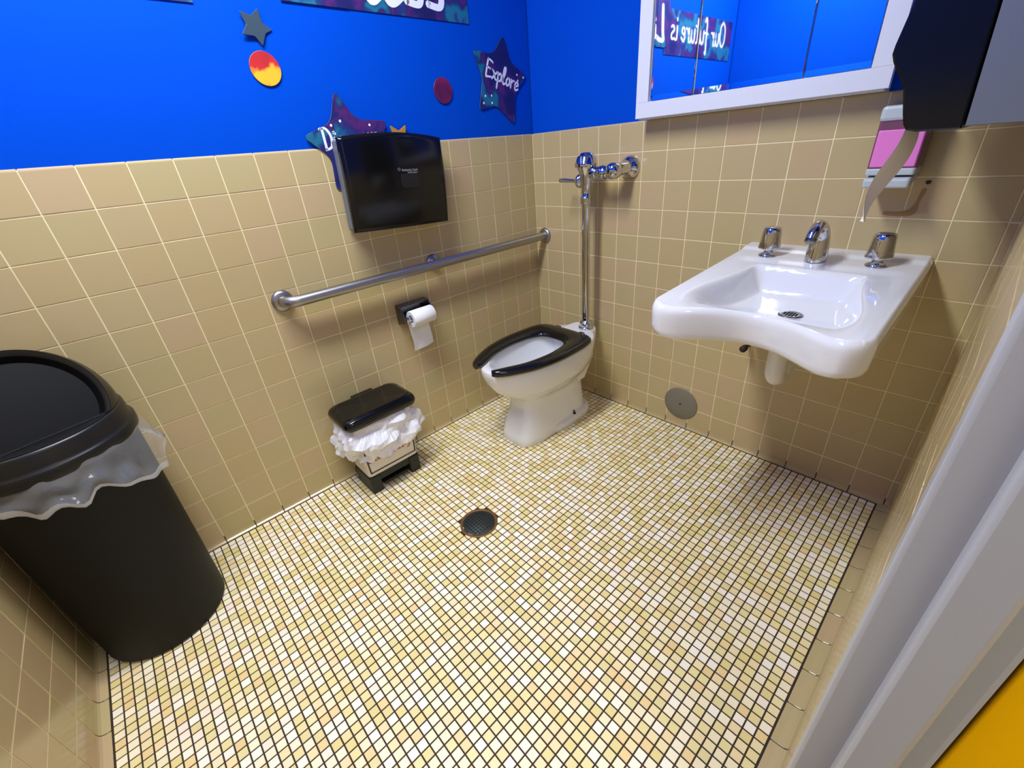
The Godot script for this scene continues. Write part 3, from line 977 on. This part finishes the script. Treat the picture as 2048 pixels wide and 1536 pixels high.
	for i in NR + 1: rings.append(PackedVector3Array())
	for j in NP:
		var psi := TAU * j / NP
		var q := ux * cos(psi) + uy * sin(psi)
		var pm := atan2(pn.y, -q.y)
		var at := func(ph: float) -> Vector3:
			var d := pn * cos(ph) + q * sin(ph)
			return d / sqrt((d.x * d.x + d.z * d.z) / (0.174 * 0.174) + d.y * d.y / (0.190 * 0.190))
		var a0 := 0.0
		var a1 := pm
		for it in 24:
			var mid := (a0 + a1) / 2
			if (at.call(mid) as Vector3).dot(pn) > cutd: a0 = mid
			else: a1 = mid
		var e: Vector3 = at.call(a0)
		if e.dot(pn) > cutd + 0.001: e *= cutd / e.dot(pn)
		lip_ring.append(pc + e * 0.985 + pn * 0.001)
		wall_ring.append(pc + e * 0.93 - pn * 0.004)
		floor_ring.append(pc + e * 0.86 - pn * 0.013)
		for i in NR + 1:
			var ph := lerpf(a0, pm, float(i) / NR)
			rings[i].append(pc + (e if i == 0 else at.call(ph)))
	mb.loft(rings, false, false)
	mb.loft([rings[0], lip_ring, wall_ring], false, false)
	put("dome", mb.done(), M.black_plastic, t)
	mb = MB.new().smooth(0)
	mb.loft([wall_ring, floor_ring], false, false)
	mb.flat().fan(floor_ring)
	put("flap", mb.done(), M.black_flap, t)

# ------------------------------------------------------------------ toilet
func egg(y: float, zb: float, zf: float, hw: float, n: int, e := 2.3, wide_at := 0.45) -> PackedVector3Array:
	# plan outline: back at zb, front at zf, widest at a fraction of its length
	var out := PackedVector3Array()
	var zc := lerpf(zb, zf, wide_at)
	for i in n:
		var a := TAU * i / n
		var cx := cos(a)
		var cz := sin(a)
		var x := signf(cx) * pow(absf(cx), 2.0 / e) * hw
		var z := zc + signf(cz) * pow(absf(cz), 2.0 / e) * ((zf - zc) if cz > 0 else (zc - zb))
		out.append(Vector3(x, y, z))
	return out

func build_toilet() -> void:
	var CX := 0.388
	var t := thing("toilet", "white floor mounted toilet with black open front seat", "toilet", Vector3(CX, 0, 0))
	var mb := MB.new().smooth(0)
	var N := 56
	var o := []
	o.append(egg(0.0, 0.17, 0.640, 0.108, N, 4.5, 0.5))
	o.append(egg(0.006, 0.17, 0.643, 0.110, N, 4.5, 0.5))
	o.append(egg(0.04, 0.172, 0.636, 0.107, N, 4.5, 0.5))
	o.append(egg(0.10, 0.176, 0.612, 0.097, N, 4.6, 0.5))
	o.append(egg(0.17, 0.178, 0.590, 0.089, N, 4.4, 0.5))
	o.append(egg(0.222, 0.172, 0.584, 0.088, N, 3.8, 0.5))
	o.append(egg(0.240, 0.160, 0.600, 0.104, N, 2.9, 0.5))
	o.append(egg(0.268, 0.140, 0.650, 0.136, N, 2.5, 0.48))
	o.append(egg(0.305, 0.118, 0.698, 0.160, N, 2.3, 0.46))
	o.append(egg(0.355, 0.100, 0.730, 0.175, N, 2.25, 0.45))
	o.append(egg(0.395, 0.095, 0.744, 0.180, N, 2.2, 0.45))
	o.append(egg(0.420, 0.095, 0.746, 0.180, N, 2.2, 0.45))
	o.append(egg(0.428, 0.097, 0.743, 0.177, N, 2.2, 0.45))
	o.append(egg(0.431, 0.102, 0.736, 0.171, N, 2.2, 0.45))
	o.append(egg(0.431, 0.262, 0.706, 0.128, N, 2.1, 0.48))
	o.append(egg(0.425, 0.268, 0.700, 0.122, N, 2.1, 0.48))
	o.append(egg(0.405, 0.266, 0.698, 0.121, N, 2.1, 0.48))
	o.append(egg(0.36, 0.272, 0.676, 0.112, N, 2.0, 0.46))
	o.append(egg(0.31, 0.285, 0.62, 0.095, N, 2.0, 0.44))
	o.append(egg(0.265, 0.30, 0.53, 0.072, N, 2.0, 0.44))
	o.append(egg(0.245, 0.32, 0.47, 0.05, N, 2.0, 0.45))
	mb.loft(o)
	# deck with the inlet, and the back of the trapway below it
	mb.smooth(1)
	var dk := []
	for q in [[0.20, 0.165, 0.26, 0.085], [0.25, 0.125, 0.28, 0.088], [0.30, 0.085, 0.28, 0.084], [0.36, 0.062, 0.28, 0.078], [0.415, 0.052, 0.28, 0.076], [0.428, 0.054, 0.28, 0.074], [0.434, 0.060, 0.278, 0.068]]:
		dk.append(egg(q[0], q[1], q[2], q[3], 40, 4.0, 0.5))
	mb.loft(dk)
	# foot flange
	mb.smooth(2)
	var ft := []
	for q in [[0.0, 0.0], [0.006, 0.003], [0.030, 0.003], [0.042, -0.003], [0.047, -0.014]]:
		ft.append(egg(q[0], 0.135 - q[1], 0.50, 0.121 + q[1], 40, 3.2, 0.5))
	mb.loft(ft)
	put("bowl", mb.done(), M.porcelain, t)
	mb = MB.new().smooth(0)
	mb.lathe(Transform3D(Basis.IDENTITY, Vector3(0, 0.30, 0.40)), [[0.088, 0.0], [0.0, 0.0]], 32, false)
	put("water", mb.done(), mat(c8(200, 210, 214), 0.03), t)
	for s in [-1, 1]:
		mb = MB.new().smooth(0)
		mb.lathe(Transform3D(Basis.IDENTITY, Vector3(s * 0.106, 0.044, 0.30)), [[0.010, 0.0], [0.010, 0.004], [0.005, 0.006], [0.0045, 0.018], [0.0, 0.019]], 12)
		put("bolt", mb.done(), M.brown_line, t)
	# seat: swept ring, open at the front
	var path_o := curve(V2([0.056, 0.763, 0.084, 0.753, 0.122, 0.700, 0.165, 0.600, 0.186, 0.480, 0.185, 0.370, 0.178, 0.285, 0.162, 0.236, 0.125, 0.214, 0.06, 0.208, -0.06, 0.208, -0.125, 0.214, -0.162, 0.236, -0.178, 0.285, -0.185, 0.370, -0.186, 0.480, -0.165, 0.600, -0.122, 0.700, -0.084, 0.753, -0.056, 0.763]), false, 5)
	var path_i := curve(V2([0.048, 0.752, 0.047, 0.732, 0.062, 0.690, 0.095, 0.610, 0.112, 0.500, 0.108, 0.420, 0.098, 0.370, 0.078, 0.335, 0.052, 0.322, 0.026, 0.317, -0.026, 0.317, -0.052, 0.322, -0.078, 0.335, -0.098, 0.370, -0.108, 0.420, -0.112, 0.500, -0.095, 0.610, -0.062, 0.690, -0.047, 0.732, -0.048, 0.752]), false, 5)
	mb = MB.new().smooth(0)
	var rings := []
	for i in path_o.size():
		var a := path_o[i]
		var b := path_i[i]
		var ring := PackedVector3Array()
		for q in [[0.0, 0.003], [0.0, 0.014], [0.05, 0.021], [0.16, 0.026], [0.35, 0.0285], [0.6, 0.0275], [0.82, 0.0235], [0.95, 0.017], [1.0, 0.010], [1.0, 0.003], [0.9, 0.0], [0.1, 0.0]]:
			var p := a.lerp(b, q[0])
			ring.append(Vector3(p.x, 0.433 + q[1], p.y))
		rings.append(ring)
	mb.loft(rings)
	put("seat", mb.done(), M.black_seat, t)
	for s in [-1, 1]:
		mb = MB.new()
		mb.rbox(Transform3D(Basis.IDENTITY, Vector3(s * 0.075, 0.431, 0.204)), Vector3(0.03, 0.018, 0.026), 0.006, 0.004)
		put("hinge", mb.done(), M.black_seat, t)

	# flush valve
	var vx := 0.420
	var vz := 0.112
	t = thing("flush_valve", "chrome flush valve and pipe standing on the back of the toilet", "flush valve", Vector3(vx, 0, vz))
	mb = MB.new().smooth(0)
	mb.lathe(Transform3D.IDENTITY, [[0.0185, 0.45], [0.0185, 1.04]], 32)
	put("pipe", mb.done(), M.chrome, t)
	mb = MB.new()
	for q in [[0, [[0.037, 0.4345], [0.037, 0.441]]], [1, [[0.037, 0.441], [0.0345, 0.446], [0.031, 0.448]]], [2, [[0.031, 0.448], [0.031, 0.464]]], [3, [[0.031, 0.464], [0.027, 0.470], [0.0195, 0.474], [0.0185, 0.478]]]]:
		mb.smooth(q[0]).lathe(Transform3D.IDENTITY, q[1], 32, false)
	put("spud_nut", mb.done(), M.chrome, t)
	mb = MB.new()
	for q in [[0, [[0.0185, 1.018], [0.0235, 1.020], [0.0245, 1.024]]], [1, [[0.0245, 1.024], [0.0245, 1.044]]], [2, [[0.0245, 1.044], [0.021, 1.050], [0.0205, 1.075], [0.0235, 1.10], [0.028, 1.125], [0.031, 1.145], [0.037, 1.158], [0.040, 1.166]]]]:
		mb.smooth(q[0]).lathe(Transform3D.IDENTITY, q[1], 32, false)
	put("body", mb.done(), M.chrome, t)
	mb = MB.new()
	for q in [[0, [[0.040, 1.164], [0.0475, 1.165]]], [1, [[0.0475, 1.165], [0.0485, 1.170], [0.0475, 1.178]]], [2, [[0.0475, 1.178], [0.041, 1.198], [0.035, 1.207]]], [3, [[0.035, 1.207], [0.026, 1.211], [0.0245, 1.216], [0.014, 1.2195], [0.0, 1.220]]]]:
		mb.smooth(q[0]).lathe(Transform3D.IDENTITY, q[1], 32, false)
	put("cap", mb.done(), M.chrome, t)
	# handle to one side
	mb = MB.new().smooth(0)
	mb.lathe(Transform3D(Basis(Vector3.BACK, PI / 2), Vector3(-0.016, 1.110, 0)), [[0.018, 0.0], [0.028, 0.006], [0.0295, 0.018], [0.024, 0.028], [0.016, 0.036], [0.012, 0.044], [0.0, 0.046]], 24)
	put("handle_socket", mb.done(), M.chrome, t)
	mb = MB.new().smooth(0)
	mb.tube(PackedVector3Array([Vector3(-0.055, 1.111, 0), Vector3(-0.072, 1.111, 0), Vector3(-0.11, 1.1125, 0), Vector3(-0.148, 1.1135, 0), Vector3(-0.152, 1.1136, 0)]), [0.008, 0.0078, 0.009, 0.0095, 0.006], 16)
	put("handle", mb.done(), M.chrome, t)
	# coupling towards the stop, the stop and the supply out of the wall
	mb = MB.new()
	var cxx := Transform3D(Basis(Vector3.BACK, -PI / 2), Vector3(0.020, 1.140, 0))
	for q in [[0, [[0.017, 0.0], [0.018, 0.010], [0.026, 0.013]]], [1, [[0.026, 0.013], [0.0265, 0.024], [0.025, 0.036]]], [2, [[0.025, 0.036], [0.0225, 0.040], [0.0225, 0.048]]], [3, [[0.0225, 0.048], [0.028, 0.052], [0.0285, 0.074], [0.025, 0.082]]]]:
		mb.smooth(q[0]).lathe(cxx, q[1], 24, false)
	put("coupling", mb.done(), M.chrome, t)
	mb = MB.new().smooth(0)
	mb.tube(curve3([Vector3(0.085, 1.140, 0.0), Vector3(0.105, 1.141, 0.0), Vector3(0.128, 1.144, -0.012), Vector3(0.142, 1.148, -0.035), Vector3(0.146, 1.150, -0.07), Vector3(0.146, 1.150, -0.108)], 6), 0.0240, 24)
	mb.smooth(1)
	mb.lathe(Transform3D(Basis(Vector3.RIGHT, PI / 2), Vector3(0.134, 1.145, -0.028)), [[0.0, 0.052], [0.015, 0.052], [0.024, 0.046], [0.031, 0.034], [0.032, 0.014], [0.029, 0.0], [0.025, -0.016]], 24, false)
	put("stop", mb.done(), M.chrome, t)
	mb = MB.new().smooth(0)
	mb.lathe(Transform3D(Basis(Vector3.RIGHT, PI / 2), Vector3(0.146, 1.150, -vz)), [[0.046, 0.0], [0.0455, 0.006], [0.042, 0.015], [0.036, 0.023], [0.029, 0.029], [0.0255, 0.034], [0.024, 0.04]], 32)
	put("wall_flange", mb.done(), M.chrome, t)

# ------------------------------------------------------------------ sink
func build_sink() -> void:
	var CX := 1.342
	var t := thing("sink", "white wall hung sink with a curved in front edge", "sink", Vector3(CX, 0, 0))
	var hw := 0.258
	var N := 110
	# straight ramp with short rounded ends
	var ramp := func(a: float, b: float, x: float, r: float) -> float:
		var k := clampf((x - a) / (b - a), 0, 1)
		if k < r: return k * k / (2 * r * (1 - r))
		if k > 1 - r: return 1.0 - (1 - k) * (1 - k) / (2 * r * (1 - r))
		return (k - r / 2) / (1 - r)
	var top := func(u: float, v: float) -> Vector3:
		# u -1..1 across, v 0..1 from the wall outwards
		var au := absf(u)
		var fz := 0.682 - 0.092 * (0.5 + 0.5 * cos(PI * minf(au / 0.86, 1.0)))
		var wv := hw * (0.985 + 0.015 * v)
		# round the front corners
		var x := u * wv
		var z := v * fz
		var rc := 0.055
		var ex := absf(x) - (wv - rc)
		var ez := z - (fz - rc)
		if ex > 0 and ez > 0:
			var l := maxf(ex, ez)
			var d := Vector2(ex, ez)
			d = d.normalized() * l
			x = signf(x) * (wv - rc + d.x)
			z = fz - rc + d.y
		return Vector3(x, 0, z)
	var surf := func(u: float, v: float) -> Vector3:
		var p: Vector3 = top.call(u, v)
		var y := 0.882 - 0.034 * p.z / 0.70
		# small raised ledge at the wall
		y += 0.006 * smoothstep(0.085, 0.055, p.z)
		# basin
		var bw := 0.150 + 0.055 * smoothstep(0.22, 0.55, p.z)
		var bx: float = 1.0 - ramp.call(bw - 0.045, bw + 0.004, absf(p.x), 0.3)
		var bz: float = ramp.call(0.212, 0.244, p.z, 0.25) * (1.0 - ramp.call(0.36, 0.66, p.z, 0.45))
		y -= 0.080 * bx * bz
		y -= 0.006 * (1.0 - smoothstep(0.18, 0.235, absf(p.x))) * smoothstep(0.15, 0.2, p.z)
		# rolled edges
		var m := minf(1.0 - absf(u), (1.0 - v) * 1.6)
		y -= 0.011 * pow(1.0 - clampf(m / 0.035, 0, 1), 2.2)
		return Vector3(p.x, y, p.z)
	var us := []
	for i in N + 1:
		var s := -1.0 + 2.0 * i / N
		us.append(sin(s * PI / 2) * 0.6 + s * 0.4)
	var vs := []
	for j in N + 1:
		var s := float(j) / N
		vs.append(sin(s * PI / 2) * 0.55 + s * 0.45)
	var mb := MB.new().smooth(0)
	for j in N:
		for i in N:
			mb.quad(surf.call(us[i], vs[j]), surf.call(us[i + 1], vs[j]), surf.call(us[i + 1], vs[j + 1]), surf.call(us[i], vs[j + 1]))
	# skirt round the sides and the front
	var rim := []
	for j in N + 1: rim.append(surf.call(-1.0, vs[j]))
	for i in range(1, N + 1): rim.append(surf.call(us[i], 1.0))
	for j in range(N - 1, -1, -1): rim.append(surf.call(1.0, vs[j]))
	var rows := []
	for q in [[0.0, 0.0], [0.007, 0.0022], [0.020, 0.003], [0.060, 0.001], [0.074, -0.003], [0.080, -0.010], [0.081, -0.03], [0.066, -0.05]]:
		var row := PackedVector3Array()
		for p in rim:
			var c := Vector2(p.x, maxf(p.z - 0.3, 0.0) * 0.8)
			var dir := c.normalized() if c.length() > 0.001 else Vector2.ZERO
			var k: float = q[0] * (0.75 + 0.25 * smoothstep(0.0, 0.5, p.z))
			row.append(Vector3(p.x + dir.x * q[1], p.y - k, p.z + dir.y * q[1]))
		rows.append(row)
	mb.loft(rows, false, false, false)
	# underside: bowl hanging under the deck
	mb.smooth(1)
	var under := []
	for q in [[0.81, 0.235, 0.560], [0.786, 0.20, 0.545], [0.765, 0.16, 0.53], [0.745, 0.11, 0.50], [0.735, 0.05, 0.47]]:
		under.append(egg(q[0], 0.003 + (0.70 - q[2]) * 0.8, q[2], q[1], 40, 3.0, 0.5))
	mb.loft(under, false, true)
	put("basin", mb.done(), M.porcelain, t)
	# drain grid
	var dp := Vector3(0.026, 0.79, 0.385)
	dp.y = (surf.call(dp.x / hw, 0.385 / 0.592) as Vector3).y + 0.002
	mb = MB.new().smooth(0)
	mb.lathe(Transform3D(Basis.IDENTITY, dp), [[0.031, -0.002], [0.031, 0.001], [0.028, 0.002], [0.021, 0.0012], [0.0, 0.0012]], 28, false)
	var dg := put("drain", mb.done(), M.dark_chrome, t)
	mb = MB.new()
	for i in 5:
		for j in 5:
			var c := Vector3((i - 2) * 0.0075, 0.0016, (j - 2) * 0.0075)
			if Vector2(c.x, c.z).length() > 0.019: continue
			var r := 0.0026
			mb.quad(dp + c + Vector3(-r, 0, -r), dp + c + Vector3(r, 0, -r), dp + c + Vector3(r, 0, r), dp + c + Vector3(-r, 0, r))
	put("drain_holes", mb.done(), M.hole, dg)
	# waste pipe wrapped in white, going down and back to the wall
	mb = MB.new().smooth(0)
	mb.tube(curve3([Vector3(0.03, 0.74, 0.42), Vector3(0.03, 0.66, 0.42), Vector3(0.03, 0.605, 0.415), Vector3(0.03, 0.582, 0.38), Vector3(0.03, 0.60, 0.33), Vector3(0.03, 0.62, 0.26), Vector3(0.03, 0.62, 0.12), Vector3(0.03, 0.62, 0.002)], 6), 0.027, 20)
	put("trap_cover", mb.done(), M.porcelain, t)
	mb = MB.new().smooth(0)
	mb.tube(PackedVector3Array([Vector3(-0.185, 0.50, 0.0), Vector3(-0.185, 0.50, 0.05)]), 0.008, 12)
	mb.lathe(Transform3D(Basis(Vector3.RIGHT, PI / 2), Vector3(-0.185, 0.50, 0.05)), [[0.008, 0.0], [0.013, 0.004], [0.013, 0.022], [0.0, 0.024]], 14)
	put("stop_valve", mb.done(), M.brown_line, t)

	# faucet: spout and two handles
	var f := thing("faucet", "chrome faucet on the sink ledge, curved spout between two knobs", "faucet", Vector3(CX - 0.005, 0.8752, 0.135))
	mb = MB.new().smooth(0)
	var sp := curve3([Vector3(0, 0.0, 0), Vector3(0, 0.035, 0.0), Vector3(0, 0.074, 0.004), Vector3(0, 0.104, 0.024), Vector3(0, 0.112, 0.056), Vector3(0, 0.099, 0.086), Vector3(0, 0.082, 0.098)], 6)
	var rings := []
	for i in sp.size():
		var k := float(i) / (sp.size() - 1)
		var tg := (sp[mini(i + 1, sp.size() - 1)] - sp[maxi(i - 1, 0)]).normalized()
		var nn := tg.cross(Vector3.RIGHT)
		var rx := lerpf(0.030, 0.0165, smoothstep(0.0, 0.75, k))
		var rz := lerpf(0.032, 0.0165, smoothstep(0.0, 0.6, k))
		var ring := PackedVector3Array()
		for j in 24:
			var a := TAU * j / 24
			ring.append(sp[i] + Vector3.RIGHT * cos(a) * rx + nn * sin(a) * rz)
		rings.append(ring)
	mb.loft(rings)
	put("spout", mb.done(), M.chrome, f)
	mb = MB.new().smooth(0)
	mb.lathe(Transform3D(Basis(Vector3.RIGHT, PI - 0.55), Vector3(0, 0.084, 0.0975)), [[0.0155, 0.0], [0.0155, 0.011], [0.0130, 0.013], [0.0, 0.0115]], 20)
	put("aerator", mb.done(), M.dark_chrome, f)
	for s in 2:
		var hx: float = [-0.146, 0.146][s]
		var hp := Vector3(hx + 0.005, 0.0005, -0.010)
		mb = MB.new().smooth(0)
		mb.lathe(Transform3D.IDENTITY, [[0.0285, 0.0], [0.0285, 0.003], [0.024, 0.007], [0.016, 0.010], [0.0135, 0.015], [0.0135, 0.026]], 28)
		var bs := put("knob_base", mb.done(), M.chrome, f)
		bs.position = hp
		mb = MB.new().smooth(0)
		rings = []
		for q in [[0.024, 0.014], [0.022, 0.0305], [0.026, 0.0312], [0.048, 0.0285], [0.072, 0.0272], [0.083, 0.0260], [0.0895, 0.0228], [0.0918, 0.016], [0.0924, 0.004]]:
			var ring := PackedVector3Array()
			for j in 48:
				var a := TAU * j / 48
				var lobe := 1.0 + 0.10 * cos(a * 4.0 + 0.6) * clampf((0.075 - q[0]) / 0.055, 0.25, 1.0)
				ring.append(Vector3(cos(a) * q[1] * lobe, q[0], sin(a) * q[1] * lobe))
			rings.append(ring)
		mb.loft(rings)
		var kb := put("knob", mb.done(), M.chrome, f)
		kb.position = hp

# ------------------------------------------------------------------ back wall and right wall fixtures
func build_back_fixtures() -> void:
	# cleanout cover
	var t := thing("cleanout_cover", "round grey metal cover plate low on the tiled wall", "cover plate", Vector3(0.905, 0.121, 0.0))
	var mb := MB.new().smooth(0)
	var fw := Transform3D(Basis(Vector3.RIGHT, PI / 2), Vector3.ZERO)
	mb.lathe(fw, [[0.082, 0.0], [0.082, 0.0025], [0.080, 0.004], [0.03, 0.0055], [0.0, 0.0056]], 48)
	put("plate", mb.done(), M.galvanised, t)
	mb = MB.new().smooth(0)
	mb.lathe(fw, [[0.005, 0.0055], [0.004, 0.008], [0.0, 0.0085]], 12)
	put("screw", mb.done(), M.iron, t)
	# mirror cabinet
	var x0 := 0.626
	var x1 := 1.390
	var y0 := 1.317
	var y1 := 2.02
	var zf := 0.074
	t = thing("mirror_cabinet", "white framed cabinet with three mirror doors above the sink", "mirror cabinet", Vector3((x0 + x1) / 2, y0, 0.0))
	var hwd := (x1 - x0) / 2
	var hh := y1 - y0
	mb = MB.new()
	mb.box(Vector3(-hwd + 0.008, -0.0045, -0.004), Vector3(hwd - 0.012, hh - 0.004, zf - 0.012))
	put("case", mb.done(), M.white_paint, t)
	var fwid := 0.050
	var I := Transform3D.IDENTITY
	for q in [[Vector2(-hwd, 0), Vector2(hwd, fwid)], [Vector2(-hwd, hh - fwid), Vector2(hwd, hh)], [Vector2(-hwd, fwid), Vector2(-hwd + fwid, hh - fwid)], [Vector2(hwd - fwid, fwid), Vector2(hwd, hh - fwid)]]:
		mb = MB.new()
		var a: Vector2 = q[0]
		var b: Vector2 = q[1]
		mb.plate(Transform3D(Basis.IDENTITY, Vector3(0, 0, zf - 0.016)), PackedVector2Array([a, Vector2(b.x, a.y), b, Vector2(a.x, b.y)]), 0.018, 0.0012)
		put("frame_rail", mb.done(), M.white_paint, t)
	# three doors; their panes carry narrow bevelled edges
	var e := [x0 + fwid + 0.006 - (x0 + x1) / 2, 0.846 - (x0 + x1) / 2, 1.178 - (x0 + x1) / 2, x1 - fwid - 0.001 - (x0 + x1) / 2]
	for i in 3:
		mb = MB.new()
		var a := Vector2(e[i] + 0.0012, fwid + 0.0015)
		var b := Vector2(e[i + 1] - 0.0012, hh - fwid - 0.0015)
		var bw := 0.016
		var z := zf - 0.003
		var dz := 0.0010
		var lo := [Vector3(a.x, a.y, z + dz), Vector3(b.x, a.y, z + dz), Vector3(b.x, b.y, z + dz), Vector3(a.x, b.y, z + dz)]
		var hi := [Vector3(a.x + 0.002, a.y + bw, z), Vector3(b.x - 0.002, a.y + bw, z), Vector3(b.x - 0.002, b.y - bw, z), Vector3(a.x + 0.002, b.y - bw, z)]
		for k in 4: mb.quad(lo[k], lo[(k + 1) % 4], hi[(k + 1) % 4], hi[k])
		mb.quad(hi[0], hi[1], hi[2], hi[3])
		put("mirror_door", mb.done(), M.mirror, t)
	# soap dispenser
	t = thing("soap_dispenser", "grey wall soap dispenser with a window of pink soap", "soap dispenser", Vector3(1.448, 1.09, 0.0))
	mb = MB.new()
	mb.rbox(Transform3D(Basis.IDENTITY, Vector3(0, 0.15, 0.05)), Vector3(0.112, 0.036, 0.096), 0.012, 0.008)
	put("top_cover", mb.done(), M.grey_pale, t)
	mb = MB.new()
	mb.rbox(Transform3D(Basis.IDENTITY, Vector3(0, 0.036, 0.047)), Vector3(0.108, 0.116, 0.090), 0.008, 0.002)
	put("reservoir", mb.done(), M.pink_dark, t)
	mb = MB.new()
	mb.rbox(Transform3D(Basis.IDENTITY, Vector3(0, 0.040, 0.089)), Vector3(0.099, 0.090, 0.010), 0.004, 0.003)
	put("soap_window", mb.done(), M.pink, t)
	mb = MB.new()
	mb.rbox(Transform3D(Basis.IDENTITY, Vector3(0.012, 0.136, 0.093)), Vector3(0.016, 0.008, 0.004), 0.001, 0.001)
	put("catch", mb.done(), M.grey_pale, t)
	mb = MB.new()
	mb.rbox(Transform3D(Basis.IDENTITY, Vector3(0, 0.020, 0.05)), Vector3(0.108, 0.017, 0.096), 0.008, 0.003)
	put("bottom_cover", mb.done(), M.grey_pale, t)
	mb = MB.new()
	mb.rbox(Transform3D(Basis(Vector3.RIGHT, 0.12), Vector3(0, -0.006, 0.058)), Vector3(0.104, 0.025, 0.098), 0.008, 0.006)
	put("push_lever", mb.done(), M.grey_pale, t)
	# dried soap on the tiles under it
	t = thing("soap_stain", "orange brown soap stain on the tiles under the soap dispenser", "stain", Vector3(1.462, 1.012, 0.0))
	mb = MB.new()
	var pts := [Vector2(0.066, 0.052), Vector2(0.060, 0.02), Vector2(0.060, -0.004), Vector2(0.052, -0.016), Vector2(0.026, -0.020), Vector2(-0.012, -0.017), Vector2(-0.012, -0.008), Vector2(0.022, -0.008), Vector2(0.044, 0.002), Vector2(0.052, 0.024), Vector2(0.056, 0.052)]
	mb.plate(Transform3D(Basis.IDENTITY, Vector3(0, 0, 0.0002)), curve(pts, true, 4), 0.0005)
	put("film", mb.done(), M.stain, t)
	mb = MB.new()
	mb.plate(Transform3D(Basis.IDENTITY, Vector3(0, 0, 0.0002)), curve([Vector2(0.058, 0.073), Vector2(0.066, 0.076), Vector2(0.071, 0.072), Vector2(0.067, 0.066), Vector2(0.061, 0.066)], true, 4), 0.0006)
	put("drip", mb.done(), M.brown_line, t)

	# paper towel dispenser on wall_right, seen from its side
	t = thing("towel_dispenser", "black and grey paper towel dispenser on the wall over the sink", "dispenser", Vector3(W, 1.222, 0.33))
	var za := -0.15
	mb = MB.new()
	# profiles in world x, y
	var cov := [Vector2(1.596, 1.222), Vector2(1.530, 1.222), Vector2(1.514, 1.226), Vector2(1.507, 1.236), Vector2(1.501, 1.255), Vector2(1.490, 1.298), Vector2(1.462, 1.345), Vector2(1.457, 1.358), Vector2(1.458, 1.372), Vector2(1.470, 1.44), Vector2(1.485, 1.56), Vector2(1.50, 1.60), Vector2(1.530, 1.622), Vector2(1.575, 1.625)]
	var poly := PackedVector2Array()
	for p in cov: poly.append(p - Vector2(W, 1.222))
	mb.plate(Transform3D(Basis.IDENTITY, Vector3(0, 0, za)), poly, 0.30, 0.004)
	put("cover", mb.done(), M.smoke, t)
	mb = MB.new()
	poly = PackedVector2Array()
	for p in [Vector2(1.600, 1.226), Vector2(1.7325, 1.226), Vector2(1.7325, 1.622), Vector2(1.579, 1.622)]: poly.append(p - Vector2(W, 1.222))
	mb.plate(Transform3D(Basis.IDENTITY, Vector3(0, 0, za - 0.001)), poly, 0.302, 0.002)
	put("housing", mb.done(), M.grey_plastic, t)
	# towel end hanging out
	t = thing("paper_towel", "torn end of a beige paper towel hanging under the dispenser", "paper towel", Vector3(1.50, 1.222, 0.35))
	mb = MB.new().smooth(0)
	var rings := []
	for i in 17:
		var v := i / 16.0
		var row := PackedVector3Array()
		var za2 := lerpf(-0.10, 0.105, pow(v, 1.15))
		var zb := lerpf(0.085, 0.112, v)
		for j in 9:
			var u := j / 8.0
			var z := lerpf(za2, zb, u)
			row.append(Vector3(0.012 * sin(v * 5.0 + u * 1.5) - 0.010 * v + 0.006 * sin(u * 5.0), 0.004 - v * 0.178, z))
		rings.append(row)
	mb.loft(rings, false, false, false)
	put("sheet", mb.done(), M.towel, t)

	# floor drain
	t = thing("floor_drain", "round rusty floor drain with a dark square-holed grate", "drain", Vector3(0.668, 0, 1.081))
	mb = MB.new().smooth(0)
	mb.lathe(Transform3D.IDENTITY, [[0.073, -0.002], [0.073, 0.001], [0.071, 0.0022], [0.066, 0.002], [0.063, 0.0008], [0.062, -0.004]], 48, false)
	put("ring", mb.done(), M.rust, t)
	mb = MB.new().smooth(0)
	mb.lathe(Transform3D.IDENTITY, [[0.0625, -0.003], [0.0615, 0.0006], [0.0, 0.0006]], 48, false)
	var g := put("grate", mb.done(), M.iron, t)
	mb = MB.new()
	for i in 10:
		for j in 10:
			var c := Vector3((i - 4.5) * 0.0122, 0.0009, (j - 4.5) * 0.0122)
			if Vector2(c.x, c.z).length() > 0.053: continue
			var r := 0.0037
			mb.quad(c + Vector3(-r, 0, -r), c + Vector3(r, 0, -r), c + Vector3(r, 0, r), c + Vector3(-r, 0, r))
	put("grate_holes", mb.done(), M.hole, g)

func _ready() -> void:
	rng.seed = 77
	setup_view()
	make_materials()
	build_room()
	build_doorway()
	build_toilet()
	build_sink()
	build_bins()
	build_left_fixtures()
	build_back_fixtures()
	build_decorations()
